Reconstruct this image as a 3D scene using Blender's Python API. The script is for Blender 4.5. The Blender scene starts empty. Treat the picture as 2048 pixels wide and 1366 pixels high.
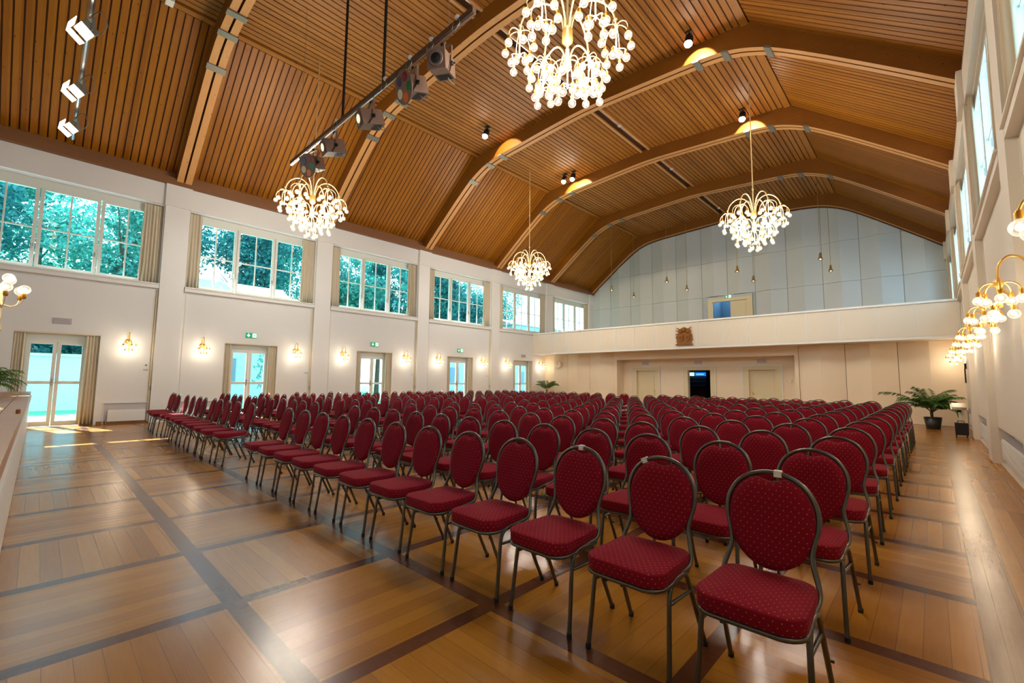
import bpy, math, random
from mathutils import Vector, Matrix
random.seed(7)
C = bpy.context.scene.collection
SC = bpy.context.scene
pi = math.pi

# ------------------------------------------------------------------ camera, world, sun, exposure
CAMZ = 1.35
YAW, PIT, ROL, FPX = .755892, .0871149, .0108364, 889.08
_f = Vector((-math.sin(YAW)*math.cos(PIT), math.cos(YAW)*math.cos(PIT), math.sin(PIT)))
_r = Vector((math.cos(YAW), math.sin(YAW), 0)); _u = _r.cross(_f)
_c, _s = math.cos(ROL), math.sin(ROL)
r2 = _r*_c + _u*_s; u2 = _u*_c - _r*_s
cam = bpy.data.cameras.new('camera'); cam.sensor_width = 36; cam.sensor_fit = 'HORIZONTAL'
cam.lens = FPX/2048*36; cam.clip_start = .05; cam.clip_end = 300
co = bpy.data.objects.new('camera', cam); C.objects.link(co)
co.matrix_world = Matrix(((r2.x, u2.x, -_f.x, 0), (r2.y, u2.y, -_f.y, 0), (r2.z, u2.z, -_f.z, CAMZ), (0, 0, 0, 1)))
SC.camera = co
SC.view_settings.view_transform = 'Standard'; SC.view_settings.look = 'None'
SC.view_settings.exposure = 0.62; SC.view_settings.gamma = 1.0
w = bpy.data.worlds.new('sky'); SC.world = w; w.use_nodes = True
bg = w.node_tree.nodes['Background']
bg.inputs['Color'].default_value = (.60, .84, 1.0, 1); bg.inputs['Strength'].default_value = 3.2
SUND = Vector((1, .27, -.95)).normalized()
sl = bpy.data.lights.new('sun', 'SUN'); sl.energy = 18; sl.angle = .009; sl.color = (1, .95, .86)
so = bpy.data.objects.new('sun', sl); C.objects.link(so); so.rotation_euler = SUND.to_track_quat('-Z', 'Y').to_euler()
try:
    SC.cycles.max_bounces = 7; SC.cycles.diffuse_bounces = 4; SC.cycles.glossy_bounces = 3
    SC.cycles.transparent_max_bounces = 16; SC.cycles.sample_clamp_indirect = 6; SC.cycles.use_denoising = True
    SC.cycles.caustics_reflective = False; SC.cycles.caustics_refractive = False
except Exception: pass
WARM = (1, .80, .56)
NEUT = (1, .93, .80)
P_CHAND, P_SCONCE, P_SPOT = 40, 8, 240

# ------------------------------------------------------------------ materials
def lin(c): return tuple((x/255/12.92 if x/255 <= .04045 else ((x/255+.055)/1.055)**2.4) for x in c)
class NB:
    def __init__(s, name):
        s.m = bpy.data.materials.new(name); s.m.use_nodes = True; s.t = s.m.node_tree; s.N = s.t.nodes
        s.b = s.N['Principled BSDF']; s.out = s.N['Material Output']
    def n(s, ty, **k):
        x = s.N.new(ty)
        for a, v in k.items(): setattr(x, a, v)
        return x
    def l(s, a, b): s.t.links.new(a, b)
    def put(s, sock, v):
        if isinstance(v, bpy.types.NodeSocket): s.l(v, sock)
        elif v is not None: sock.default_value = v
    def math(s, op, a, b=None, c=None):
        x = s.n('ShaderNodeMath', operation=op)
        for i, v in enumerate((a, b, c)):
            if v is not None: s.put(x.inputs[i], v)
        return x.outputs[0]
    def mix(s, f, a, b):
        x = s.n('ShaderNodeMix', data_type='RGBA'); s.put(x.inputs[0], f)
        for i, v in ((6, a), (7, b)):
            if isinstance(v, tuple) and len(v) == 3: v = v+(1,)
            s.put(x.inputs[i], v)
        return x.outputs[2]
    def noise(s, vec, scale, detail=3, rough=.55):
        x = s.n('ShaderNodeTexNoise'); s.l(vec, x.inputs['Vector']); x.inputs['Scale'].default_value = scale
        x.inputs['Detail'].default_value = detail; x.inputs['Roughness'].default_value = rough; return x.outputs['Fac']
    def scale(s, vec, v):
        x = s.n('ShaderNodeVectorMath', operation='MULTIPLY'); s.l(vec, x.inputs[0]); x.inputs[1].default_value = v; return x.outputs[0]
    def white(s, vec):
        x = s.n('ShaderNodeTexWhiteNoise', noise_dimensions='3D'); s.l(vec, x.inputs['Vector']); return x.outputs['Value']
    def comb(s, a, b, c=0.0):
        x = s.n('ShaderNodeCombineXYZ')
        for i, v in enumerate((a, b, c)): s.put(x.inputs[i], v)
        return x.outputs[0]
    def sep(s, v):
        x = s.n('ShaderNodeSeparateXYZ'); s.l(v, x.inputs[0]); return x.outputs
    def obj(s): return s.n('ShaderNodeTexCoord').outputs['Object']
    def bump(s, h, st, d=.02):
        x = s.n('ShaderNodeBump'); x.inputs['Strength'].default_value = st; x.inputs['Distance'].default_value = d
        s.l(h, x.inputs['Height']); s.l(x.outputs[0], s.b.inputs['Normal'])
def M_(name, c, rough=.5, metal=0., emis=None, es=0., var=.06, vs=6., spec=.5):
    b = NB(name); c = lin(c)
    f = b.noise(b.obj(), vs, 3)
    lo = tuple(max(0, x*(1-var)) for x in c); hi = tuple(min(1, x*(1+var)) for x in c)
    b.l(b.mix(f, lo, hi), b.b.inputs['Base Color'])
    b.b.inputs['Roughness'].default_value = rough; b.b.inputs['Metallic'].default_value = metal
    b.b.inputs['Specular IOR Level'].default_value = spec
    if emis: b.b.inputs['Emission Color'].default_value = emis+(1,); b.b.inputs['Emission Strength'].default_value = es
    return b.m
def nosample(m):
    try: m.cycles.emission_sampling = 'NONE'
    except Exception: pass
    return m

def floor_mat():
    b = NB('parquet'); P = b.obj(); o = b.sep(P); x, y = o[0], o[1]; m = b.math
    u = m('DIVIDE', m('ADD', x, .885), 1.12); v = m('DIVIDE', m('SUBTRACT', y, .905), 1.066)
    def near(q, per, hw):
        fr = m('FRACT', m('ADD', q, .5)); return m('LESS_THAN', m('MULTIPLY', m('ABSOLUTE', m('SUBTRACT', fr, .5)), per), hw)
    sy = near(u, 1.12, .052); sx = near(v, 1.066, .054)
    inside = m('LESS_THAN', x, .13)
    par = m('GREATER_THAN', m('MULTIPLY', m('FRACT', m('MULTIPLY', m('ADD', m('FLOOR', u), m('FLOOR', v)), .5)), 2), .5)  # 1 = along x
    alongx = m('MULTIPLY', par, inside)
    a = m('ADD', m('MULTIPLY', alongx, y), m('MULTIPLY', m('SUBTRACT', 1, alongx), x))
    lng = m('ADD', m('MULTIPLY', alongx, x), m('MULTIPLY', m('SUBTRACT', 1, alongx), y))
    pw = .104
    pid = m('FLOOR', m('DIVIDE', a, pw)); pf = m('FRACT', m('DIVIDE', a, pw))
    rnd = b.white(b.comb(pid, m('FLOOR', u), m('FLOOR', v)))
    seam = m('LESS_THAN', m('MINIMUM', pf, m('SUBTRACT', 1, pf)), .013)
    g = b.noise(b.comb(m('MULTIPLY', a, 34), m('MULTIPLY', lng, 2.2), rnd), 1, 5, .65)
    g2 = b.noise(b.comb(m('MULTIPLY', a, 150), m('MULTIPLY', lng, 5), rnd), 1, 2)
    col = b.mix(rnd, lin((148, 95, 16)), lin((188, 130, 34)))
    col = b.mix(m('MULTIPLY', g, .55), col, lin((138, 80, 32)))
    col = b.mix(m('MULTIPLY', g2, .18), col, lin((212, 156, 80)))
    dark = b.mix(g, lin((112, 64, 38)), lin((76, 42, 26)))
    edge = m('MULTIPLY', m('GREATER_THAN', x, .13), m('LESS_THAN', x, .32))
    oldc = b.mix(g, lin((150, 106, 58)), lin((96, 62, 34)))
    st = m('MULTIPLY', m('MAXIMUM', sx, sy), inside)
    col = b.mix(st, col, dark); col = b.mix(edge, col, oldc)
    scr = b.n('ShaderNodeTexVoronoi', feature='DISTANCE_TO_EDGE'); b.l(b.scale(P, (1.3, 2.9, 1)), scr.inputs['Vector']); scr.inputs['Scale'].default_value = 1.1
    big = b.noise(P, .9, 4, .7)
    seam = m('MULTIPLY', seam, m('SUBTRACT', 1, st))
    gaps = m('MAXIMUM', seam, m('LESS_THAN', m('ABSOLUTE', m('SUBTRACT', x, .325)), .004))
    gaps = m('MAXIMUM', gaps, m('LESS_THAN', m('ABSOLUTE', m('SUBTRACT', x, .128)), .004))
    gaps = m('MAXIMUM', gaps, m('LESS_THAN', m('ABSOLUTE', m('SUBTRACT', x, .69)), .006))
    gaps = m('MAXIMUM', gaps, m('MULTIPLY', m('LESS_THAN', m('ABSOLUTE', m('SUBTRACT', x, -13.25)), .012), m('LESS_THAN', m('ABSOLUTE', m('SUBTRACT', y, .84)), .7)))
    col = b.mix(m('MULTIPLY', gaps, .55), col, (.03, .013, .006))
    wn_ = b.noise(b.scale(P, (5, 3, 1)), 3.2, 6, .75); wear = m('MULTIPLY', m('MULTIPLY', m('MAXIMUM', m('SUBTRACT', wn_, .56), 0), 5), .09)
    col = b.mix(wear, col, lin((90, 55, 35)))
    b.l(col, b.b.inputs['Base Color'])
    rr = m('ADD', m('MULTIPLY', big, .16), .16); b.l(rr, b.b.inputs['Roughness'])
    b.b.inputs['Specular IOR Level'].default_value = .5
    b.bump(m('ADD', m('MULTIPLY', g, .35), m('MULTIPLY', m('SUBTRACT', 1, gaps), 1)), .14, .006)
    return b.m
def wood_mat(name, c1, c2, kn, stretch, board=None, rough=.5, pitch=.168):
    b = NB(name); P = b.obj(); o = b.sep(P); m = b.math
    if board: idx = m('FLOOR', m('DIVIDE', o['xyz'.index(board)], pitch)); rnd = b.white(b.comb(idx, 3.3, 1.7))
    else: rnd = b.noise(P, .6, 2)
    g = b.noise(b.scale(P, tuple(q for q in stretch)), 1, 4, .6)
    col = b.mix(rnd, lin(c1), lin(c2)); col = b.mix(m('MULTIPLY', g, .6), col, lin(kn))
    vo = b.n('ShaderNodeTexVoronoi'); b.l(b.scale(P, tuple(min(q, 9)*.55+.8 for q in stretch)), vo.inputs['Vector']); vo.inputs['Scale'].default_value = 1.3
    kmask = m('LESS_THAN', vo.outputs['Distance'], .085)
    col = b.mix(m('MULTIPLY', kmask, .7), col, tuple(q*.28 for q in lin(kn)))
    b.l(col, b.b.inputs['Base Color']); b.b.inputs['Roughness'].default_value = rough
    b.b.inputs['Specular IOR Level'].default_value = .4
    return b.m
def fabric_mat():
    b = NB('red_dotted_fabric'); uv = b.n('ShaderNodeTexCoord').outputs['UV']; o = b.sep(uv); m = b.math
    s = .030
    def lat(offx, offy):
        fx = m('SUBTRACT', m('FRACT', m('ADD', m('DIVIDE', o[0], s), offx)), .5)
        fy = m('SUBTRACT', m('FRACT', m('ADD', m('DIVIDE', o[1], s*1.35), offy)), .5)
        d = m('ADD', m('MULTIPLY', fx, fx), m('MULTIPLY', m('MULTIPLY', fy, fy), 1.8))
        return m('LESS_THAN', d, .0052)
    dots = m('MAXIMUM', lat(0, 0), lat(.5, .5))
    fine = b.noise(uv, 420, 2)
    col = b.mix(fine, (.165, .0023, .011), (.25, .004, .018))
    col = b.mix(m('MULTIPLY', dots, .85), col, lin((214, 118, 84)))
    b.l(col, b.b.inputs['Base Color']); b.b.inputs['Roughness'].default_value = .85
    b.b.inputs['Specular IOR Level'].default_value = .15
    b.b.inputs['Sheen Weight'].default_value = .08; b.b.inputs['Sheen Tint'].default_value = (1, .25, .35, 1)
    b.bump(fine, .25, .002)
    return b.m
def glass_mat():
    b = NB('window_glass'); b.N.remove(b.b)
    tr = b.n('ShaderNodeBsdfTransparent'); tr.inputs[0].default_value = (.88, .97, 1, 1)
    gl = b.n('ShaderNodeBsdfGlossy'); gl.inputs['Roughness'].default_value = .02
    fr = b.n('ShaderNodeFresnel'); fr.inputs[0].default_value = 1.35
    ge = b.n('ShaderNodeNewGeometry'); fac = b.math('MULTIPLY', fr.outputs[0], b.math('SUBTRACT', 1, ge.outputs['Backfacing']))
    mx = b.n('ShaderNodeMixShader'); b.l(b.math('MULTIPLY', fac, .7), mx.inputs[0]); b.l(tr.outputs[0], mx.inputs[1]); b.l(gl.outputs[0], mx.inputs[2])
    b.l(mx.outputs[0], b.out.inputs[0]); return b.m
def globe_mat():
    b = NB('bulb_glass'); b.N.remove(b.b)
    tr = b.n('ShaderNodeBsdfTransparent'); tr.inputs[0].default_value = (1, .97, .93, 1)
    em = b.n('ShaderNodeEmission'); em.inputs[0].default_value = (1, .86, .68, 1); em.inputs[1].default_value = 1.0
    gl = b.n('ShaderNodeBsdfGlossy'); gl.inputs['Roughness'].default_value = .05
    vo = b.n('ShaderNodeTexVoronoi', feature='DISTANCE_TO_EDGE'); b.l(b.obj(), vo.inputs['Vector']); vo.inputs['Scale'].default_value = 45
    crk = b.math('LESS_THAN', vo.outputs[0], .07)
    lw = b.n('ShaderNodeLayerWeight'); lw.inputs[0].default_value = .55
    mx = b.n('ShaderNodeMixShader'); b.l(b.math('MAXIMUM', b.math('MULTIPLY', crk, .4), b.math('MULTIPLY', lw.outputs['Facing'], .75)), mx.inputs[0])
    b.l(tr.outputs[0], mx.inputs[1]); b.l(em.outputs[0], mx.inputs[2])
    m2 = b.n('ShaderNodeMixShader'); m2.inputs[0].default_value = .08; b.l(mx.outputs[0], m2.inputs[1]); b.l(gl.outputs[0], m2.inputs[2])
    b.l(m2.outputs[0], b.out.inputs[0]); return nosample(b.m)
def emit(name, c, s):
    b = NB(name); b.N.remove(b.b); e = b.n('ShaderNodeEmission'); e.inputs[0].default_value = c+(1,); e.inputs[1].default_value = s
    b.l(e.outputs[0], b.out.inputs[0]); return nosample(b.m)
def leaf_mat(name, c1, c2, trans=.3):
    b = NB(name); f = b.noise(b.obj(), 1.7, 3); b.l(b.mix(f, lin(c1), lin(c2)), b.b.inputs['Base Color'])
    b.b.inputs['Roughness'].default_value = .55
    tl = b.n('ShaderNodeBsdfTranslucent'); b.l(b.mix(f, lin(c1), lin(c2)), tl.inputs[0])
    mx = b.n('ShaderNodeMixShader'); mx.inputs[0].default_value = trans; b.l(b.b.outputs[0], mx.inputs[1]); b.l(tl.outputs[0], mx.inputs[2])
    b.l(mx.outputs[0], b.out.inputs[0]); return b.m

MT = dict(
 floor=floor_mat(), wall=M_('white_plaster', (226, 228, 227), .7, var=.015, vs=.8), wall2=M_('white_lacquer', (230, 231, 229), .45, var=.012, vs=1),
 right=M_('cream_plaster', (226, 217, 202), .7, var=.015, vs=.8),
 panel=M_('folded_panel_paint', (196, 203, 206), .6, var=.012, vs=.5), lowpanel=M_('cream_panel_paint', (236, 218, 192), .6, var=.015, vs=.5),
 reed=M_('reeded_white_paint', (228, 220, 206), .6, var=.012, vs=1), cream=M_('cream_door_paint', (222, 208, 172), .5, var=.02),
 frame=M_('white_window_paint', (224, 226, 218), .45, var=.02), seam=M_('dark_gap', (120, 105, 85), .8),
 slopel=wood_mat('larch_boards_slope', (180, 113, 14), (150, 89, 7), (96, 51, 4), (3.2, 46, 3.2), 'y'),
 flat=wood_mat('larch_boards_flat', (184, 120, 44), (154, 94, 28), (102, 56, 12), (46, 3.0, 3), 'x'),
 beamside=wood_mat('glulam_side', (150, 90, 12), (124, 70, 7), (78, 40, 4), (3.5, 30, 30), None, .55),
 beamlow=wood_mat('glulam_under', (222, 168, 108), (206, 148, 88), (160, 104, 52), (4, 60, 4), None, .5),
 backing=M_('shadow_board', (84, 46, 18), .8), brownbeam=M_('brown_edge_beam', (128, 84, 46), .6, var=.06),
 steel=M_('grey_steel', (128, 126, 116), .5, .5), brass=M_('polished_brass', (240, 196, 112), .3, .75, var=.03),
 brassd=M_('brass_socket', (216, 160, 66), .3, .9), gold=M_('pale_gold', (224, 200, 150), .38, .4),
 chairm=M_('pewter_frame', (98, 97, 90), .28, .85, var=.08, vs=30), rubber=M_('black_rubber', (22, 22, 22), .7),
 fab=fabric_mat(), tape=M_('white_tape', (225, 222, 214), .6), glass=glass_mat(), globe=globe_mat(),
 fil=emit('glowing_filament', (1, .88, .72), 16), lampface=emit('lit_lamp_face', (1, .9, .74), 60), lampsoft=emit('warm_lamp_and_lit_flaps', (1, .86, .62), 14),
 dimlens=emit('glowing_lens', (1, .86, .62), .75),
 green=nosample(M_('exit_green', (0, 140, 95), .5, emis=lin((0, 150, 105)), es=.45, var=0)), signw=nosample(M_('exit_white', (235, 255, 245), .5, emis=(.8, 1, .9), es=.6, var=0)),
 curtain=M_('beige_curtain', (206, 196, 174), .9, var=.03, vs=12, spec=.1), curtr=M_('tan_curtain_lining', (192, 176, 150), .9, var=.03, spec=.1),
 brown=M_('lamp_brown_enamel', (118, 92, 78), .5, .2), brownbar=M_('bar_brown_enamel', (96, 72, 58), .45, .3), black=M_('black_metal', (20, 20, 20), .5, .3),
 white=M_('white_enamel', (238, 238, 234), .4, var=.01), greyv=M_('lavender_grey_grille', (196, 190, 194), .6), chrome=M_('chrome', (200, 200, 200), .2, .9),
 carve=wood_mat('carved_oak', (172, 110, 40), (138, 84, 26), (76, 42, 14), (14, 14, 14), None, .6),
 skirt=M_('oak_skirting', (148, 100, 48), .5), stage=wood_mat('stage_oak', (196, 150, 110), (178, 128, 92), (140, 96, 66), (3, 34, 3), None, .35),
 stagew=M_('worn_white_boards', (226, 226, 222), .4, var=.08, vs=14), potm=M_('black_pot', (30, 26, 26), .35), soil=M_('soil', (50, 36, 26), .9),
 leaf=leaf_mat('palm_leaf', (52, 96, 34), (92, 140, 58)), stemm=M_('palm_stem', (86, 84, 42), .6), planter=M_('pale_planter', (214, 204, 176), .5),
 pond=M_('pendant_brass', (176, 150, 96), .35, .8),
 tree1=leaf_mat('teal_leaves', (8, 86, 94), (34, 138, 132)), tree2=leaf_mat('bright_leaves', (22, 118, 114), (74, 168, 152)), bark=M_('bark', (90, 82, 70), .9),
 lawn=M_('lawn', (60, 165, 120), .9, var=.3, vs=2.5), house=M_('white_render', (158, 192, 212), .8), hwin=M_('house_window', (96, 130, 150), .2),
 eave=M_('eave_boards', (150, 150, 146), .7), paving=M_('pale_paving', (208, 216, 220), .8, var=.1),
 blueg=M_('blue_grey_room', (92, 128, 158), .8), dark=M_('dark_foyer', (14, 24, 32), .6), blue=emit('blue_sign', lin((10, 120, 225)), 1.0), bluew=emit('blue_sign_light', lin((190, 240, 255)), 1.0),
 redf=M_('dim_red', (60, 16, 16), .7), gred=M_('red_gel', (130, 20, 50), .3), gblue=M_('blue_gel', (52, 62, 96), .3), ggreen=M_('green_gel', (10, 110, 62), .3), gor=M_('orange_gel', (220, 104, 18), .3))

# ------------------------------------------------------------------ mesh builder
class MB:
    def __init__(s): s.v = []; s.f = []; s.mi = []; s.sm = []; s.mats = []
    def mid(s, m):
        if m not in s.mats: s.mats.append(m)
        return s.mats.index(m)
    def add(s, vs, fs, m, smooth=False):
        o = len(s.v); k = s.mid(m); s.v += [tuple(v) for v in vs]
        for f in fs: s.f.append(tuple(o+i for i in f)); s.mi.append(k); s.sm.append(smooth)
        return s
    def box(s, x0, x1, y0, y1, z0, z1, m):
        vs = [(x, y, z) for z in (z0, z1) for y in (y0, y1) for x in (x0, x1)]
        return s.add(vs, [(0, 2, 3, 1), (4, 5, 7, 6), (0, 1, 5, 4), (2, 6, 7, 3), (0, 4, 6, 2), (1, 3, 7, 5)], m)
    def obox(s, mat, sx, sy, sz, m):   # box of size sx,sy,sz centred, transformed by matrix
        vs = [mat @ Vector((x*sx/2, y*sy/2, z*sz/2)) for z in (-1, 1) for y in (-1, 1) for x in (-1, 1)]
        return s.add(vs, [(0, 2, 3, 1), (4, 5, 7, 6), (0, 1, 5, 4), (2, 6, 7, 3), (0, 4, 6, 2), (1, 3, 7, 5)], m)
    def tube(s, pts, r, m, n=8, cap=True, closed=False):
        pts = [Vector(p) for p in pts]; k = len(pts); rs = r if isinstance(r, (list, tuple)) else [r]*k
        vs = []; ref = None
        for i, p in enumerate(pts):
            a = pts[(i-1) % k] if (i > 0 or closed) else p; b = pts[(i+1) % k] if (i < k-1 or closed) else p
            t = (b-a).normalized()
            if ref is None: ref = Vector((0, 0, 1)) if abs(t.z) < .9 else Vector((1, 0, 0))
            e1 = (ref - t*ref.dot(t)).normalized(); ref = e1; e2 = t.cross(e1)
            for j in range(n): q = 2*pi*j/n; vs.append(p + (e1*math.cos(q)+e2*math.sin(q))*rs[i])
        fs = [(i*n+j, i*n+(j+1) % n, ((i+1) % k)*n+(j+1) % n, ((i+1) % k)*n+j) for i in range(k if closed else k-1) for j in range(n)]
        s.add(vs, fs, m, True)
        if cap and not closed: s.add(vs[:n], [tuple(range(n-1, -1, -1))], m); s.add(vs[-n:], [tuple(range(n))], m)
        return s
    def lathe(s, prof, m, c=(0, 0, 0), n=16, axis=None, smooth=True):
        mt = Matrix.Translation(c)
        if axis is not None: mt = mt @ Vector(axis).to_track_quat('Z', 'Y').to_matrix().to_4x4()
        vs = [mt @ Vector((r*math.cos(2*pi*j/n), r*math.sin(2*pi*j/n), z)) for r, z in prof for j in range(n)]
        fs = [(i*n+j, i*n+(j+1) % n, (i+1)*n+(j+1) % n, (i+1)*n+j) for i in range(len(prof)-1) for j in range(n)]
        s.add(vs, fs, m, smooth)
        if prof[0][0] > 1e-4: s.add(vs[:n], [tuple(range(n-1, -1, -1))], m)
        if prof[-1][0] > 1e-4: s.add(vs[-n:], [tuple(range(n))], m)
        return s
    def sphere(s, c, r, m, n=12, k=7, sz=1.):
        return s.lathe([(max(1e-5, r*math.sin(pi*i/k)), -r*math.cos(pi*i/k)*sz) for i in range(k+1)], m, c, n)
    def loft(s, rings, m, smooth=True, caps=True):
        n = len(rings[0]); vs = [v for rg in rings for v in rg]
        s.add(vs, [(i*n+j, i*n+(j+1) % n, (i+1)*n+(j+1) % n, (i+1)*n+j) for i in range(len(rings)-1) for j in range(n)], m, smooth)
        if caps: s.add(rings[0], [tuple(range(n-1, -1, -1))], m, smooth); s.add(rings[-1], [tuple(range(n))], m, smooth)
        return s
    def prism(s, poly, a, b, ax, m):   # poly in the plane across axis ax, extruded from a to b
        def P(u, v, t): return {'x': (t, u, v), 'y': (u, t, v), 'z': (u, v, t)}[ax]
        n = len(poly); r0 = [P(u, v, a) for u, v in poly]; r1 = [P(u, v, b) for u, v in poly]
        s.add(r0+r1, [(i, (i+1) % n, n+(i+1) % n, n+i) for i in range(n)]+[tuple(range(n-1, -1, -1)), tuple(range(n, 2*n))], m); return s
    def mesh(s, name, uv=False):
        me = bpy.data.meshes.new(name); me.from_pydata(s.v, [], s.f)
        for m in s.mats: me.materials.append(m)
        me.polygons.foreach_set('material_index', s.mi); me.polygons.foreach_set('use_smooth', s.sm)
        me.update()
        import bmesh
        bm = bmesh.new(); bm.from_mesh(me); bmesh.ops.recalc_face_normals(bm, faces=bm.faces)
        if uv:
            L = bm.loops.layers.uv.new('UVMap')
            for f in bm.faces:
                n = f.normal; a = max(range(3), key=lambda i: abs(n[i]))
                for lp in f.loops:
                    c = lp.vert.co; lp[L].uv = ((c.y, c.z), (c.x, c.z), (c.x, c.y))[a]
        bm.to_mesh(me); bm.free(); return me
    def obj(s, name, parent=None, uv=False, **tags):
        o = bpy.data.objects.new(name, s.mesh(name, uv)); C.objects.link(o)
        if parent is not None: o.parent = parent
        for k, v in tags.items(): o[k] = v
        return o
def thing(name, label, cat, loc=(0, 0, 0), rz=0, group=None):
    o = bpy.data.objects.new(name, None); C.objects.link(o); o.location = loc; o.rotation_euler = (0, 0, rz)
    o.empty_display_size = .1; o['label'] = label; o['category'] = cat
    if group: o['group'] = group
    return o
def struct(name, mb, parent=None):
    o = mb.obj(name, parent)
    if parent is None: o['kind'] = 'structure'
    return o
def sempty(name, loc=(0, 0, 0)):
    o = bpy.data.objects.new(name, None); C.objects.link(o); o.location = loc; o['kind'] = 'structure'; return o
KIDS = {}
def kids(o):
    if o.name not in KIDS: KIDS[o.name] = list(o.children)
    return KIDS[o.name]
def dup(o, parent=None, loc=None, rz=None, label=None, group=None):
    c = o.copy(); C.objects.link(c); c.parent = parent
    if loc is not None: c.location = loc
    if rz is not None: c.rotation_euler = (0, 0, rz)
    if label: c['label'] = label
    if group: c['group'] = group
    for k in kids(o): dup(k, c)
    return c
def smooth(pts, sub=4):
    P = [Vector(p) for p in pts]; out = []
    for i in range(len(P)-1):
        a = P[max(i-1, 0)]; b = P[i]; c = P[i+1]; d = P[min(i+2, len(P)-1)]
        for k in range(sub):
            t = k/sub; out.append(.5*((2*b)+(c-a)*t+(2*a-5*b+4*c-d)*t*t+(3*b-a-3*c+d)*t**3))
    return out+[P[-1]]
ORD = ['first', 'second', 'third', 'fourth', 'fifth', 'sixth', 'seventh', 'eighth', 'ninth', 'tenth', 'eleventh', 'twelfth', 'thirteenth', 'fourteenth', 'fifteenth', 'sixteenth', 'seventeenth']

# ------------------------------------------------------------------ the hall
XL, XR, CX = -16.86, .80, -8.05
Y0, YG, YB, YT = -7.0, 19.63, 20.75, 25.9     # front wall, gallery front, wall below the gallery, top back wall
BAY = [.30+4.63*k for k in range(-1, 6)]      # bay centres
PIL = [2.61+4.63*k for k in range(-2, 6)]
ZS, ZW, ZE = 4.13, 6.55, 7.24
g = MB(); g.box(XL-.3, XR+.3, Y0-.3, YT+3, -.2, 0, MT['floor']); struct('floor', g)

def wall_grid(mb, ax0, ax1, ys, zs, holes, m):
    for i in range(len(ys)-1):
        for j in range(len(zs)-1):
            cy, cz = (ys[i]+ys[i+1])/2, (zs[j]+zs[j+1])/2
            if any(h[0] < cy < h[1] and h[2] < cz < h[3] for h in holes): continue
            mb.box(ax0, ax1, ys[i], ys[i+1], zs[j], zs[j+1], m)
def side_wall(name, xa, xb, holes, m, sgn):
    ys = sorted({Y0, YT+.3} | {h[i] for h in holes for i in (0, 1)}); zs = sorted({0, 7.65} | {h[i] for h in holes for i in (2, 3)})
    b = MB(); wall_grid(b, xa, xb, ys, zs, holes, m)
    struct(name, b)
holesL = []; holesR = []
for i, c in enumerate(BAY):
    holesL.append((c-1.98, c+1.98, ZS, ZW)); holesR.append((c-1.98, c+1.98, ZS, ZW))
    if 1 <= i <= 5: holesL.append((c-.80, c+.82, 0, 2.48)); holesR.append((c-1.96, c+1.96, .02, .63))
side_wall('wall_left', XL-.34, XL, holesL, MT['wall'], 1)
side_wall('wall_right', XR, XR+.34, holesR, MT['right'], -1)
# pilasters, head beams, sills (all part of the walls' trim)
tn = 0
def trim(mb):
    global tn
    tn += 1; return struct('trim_%d' % tn, mb)
for (x, d, m) in ((XL, 1, MT['wall2']), (XR, -1, MT['right'])):
    for p in PIL:
        b = MB(); w2 = .30
        b.box(min(x, x+d*.10), max(x, x+d*.10), p-w2, p+w2, 0, 6.57, m)
        b.box(min(x, x+d*.17), max(x, x+d*.17), p-w2-.03, p+w2+.03, 6.57, 7.29, m)
        if d > 0: b.tube([(x+.035, p-w2-.035, .05), (x+.035, p-w2-.035, 3.95)], .018, MT['cream'], 6)
        trim(b)
    b = MB(); b.box(min(x, x+d*.09), max(x, x+d*.09), Y0, YT, 6.58, 7.24, m); trim(b)
    for c in BAY:
        b = MB(); b.box(min(x, x+d*.10), max(x, x+d*.10), c-2.0, c+2.0, 3.99, 4.13, m)
        b.box(min(x, x+d*.13), max(x, x+d*.13), c-2.0, c+2.0, 4.10, 4.135, m); trim(b)
        # slender panel moulding of the wall field
        for yy in (c-1.93, c+1.93):
            b = MB(); b.box(min(x, x+d*.012), max(x, x+d*.012), yy-.012, yy+.012, .62, 3.93, MT['reed']); trim(b)
b = MB(); b.box(XL, XL+.26, Y0, YT, 7.24, 7.43, MT['brownbeam']); b.box(XL, XL+.06, Y0, YT, 7.43, 7.9, MT['brownbeam']); trim(b)
b = MB(); b.box(XR-.03, XR, Y0, YT, 7.34, 7.8, MT['brownbeam']); trim(b)
b = MB(); b.box(XR-.09, XR, Y0, YT, 7.24, 7.34, MT['brownbeam']); trim(b)
# skirting
def skirting(name, mb): return struct(name, mb)
b = MB()
for i, c in enumerate(BAY[1:6]):
    b.box(XL, XL+.02, c-2.0, c-.86, 0, .09, MT['skirt']); b.box(XL, XL+.02, c+.88, c+2.0, 0, .09, MT['skirt'])
struct('baseboard_left', b)
b = MB()
for p in PIL: b.box(XR-.115, XR-.10, p-.3, p+.3, 0, .03, MT['skirt'])
struct('baseboard_right', b)
b = MB(); b.box(XL, -12.12, YB-.02, YB, 0, .08, MT['skirt']); b.box(-3.83, XR, YB-.02, YB, 0, .08, MT['skirt']); struct('baseboard_back', b)
b = MB(); b.box(XL-.3, XR+.3, Y0-.3, Y0, 0, 11, MT['wall']); struct('wall_front', b)

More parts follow.
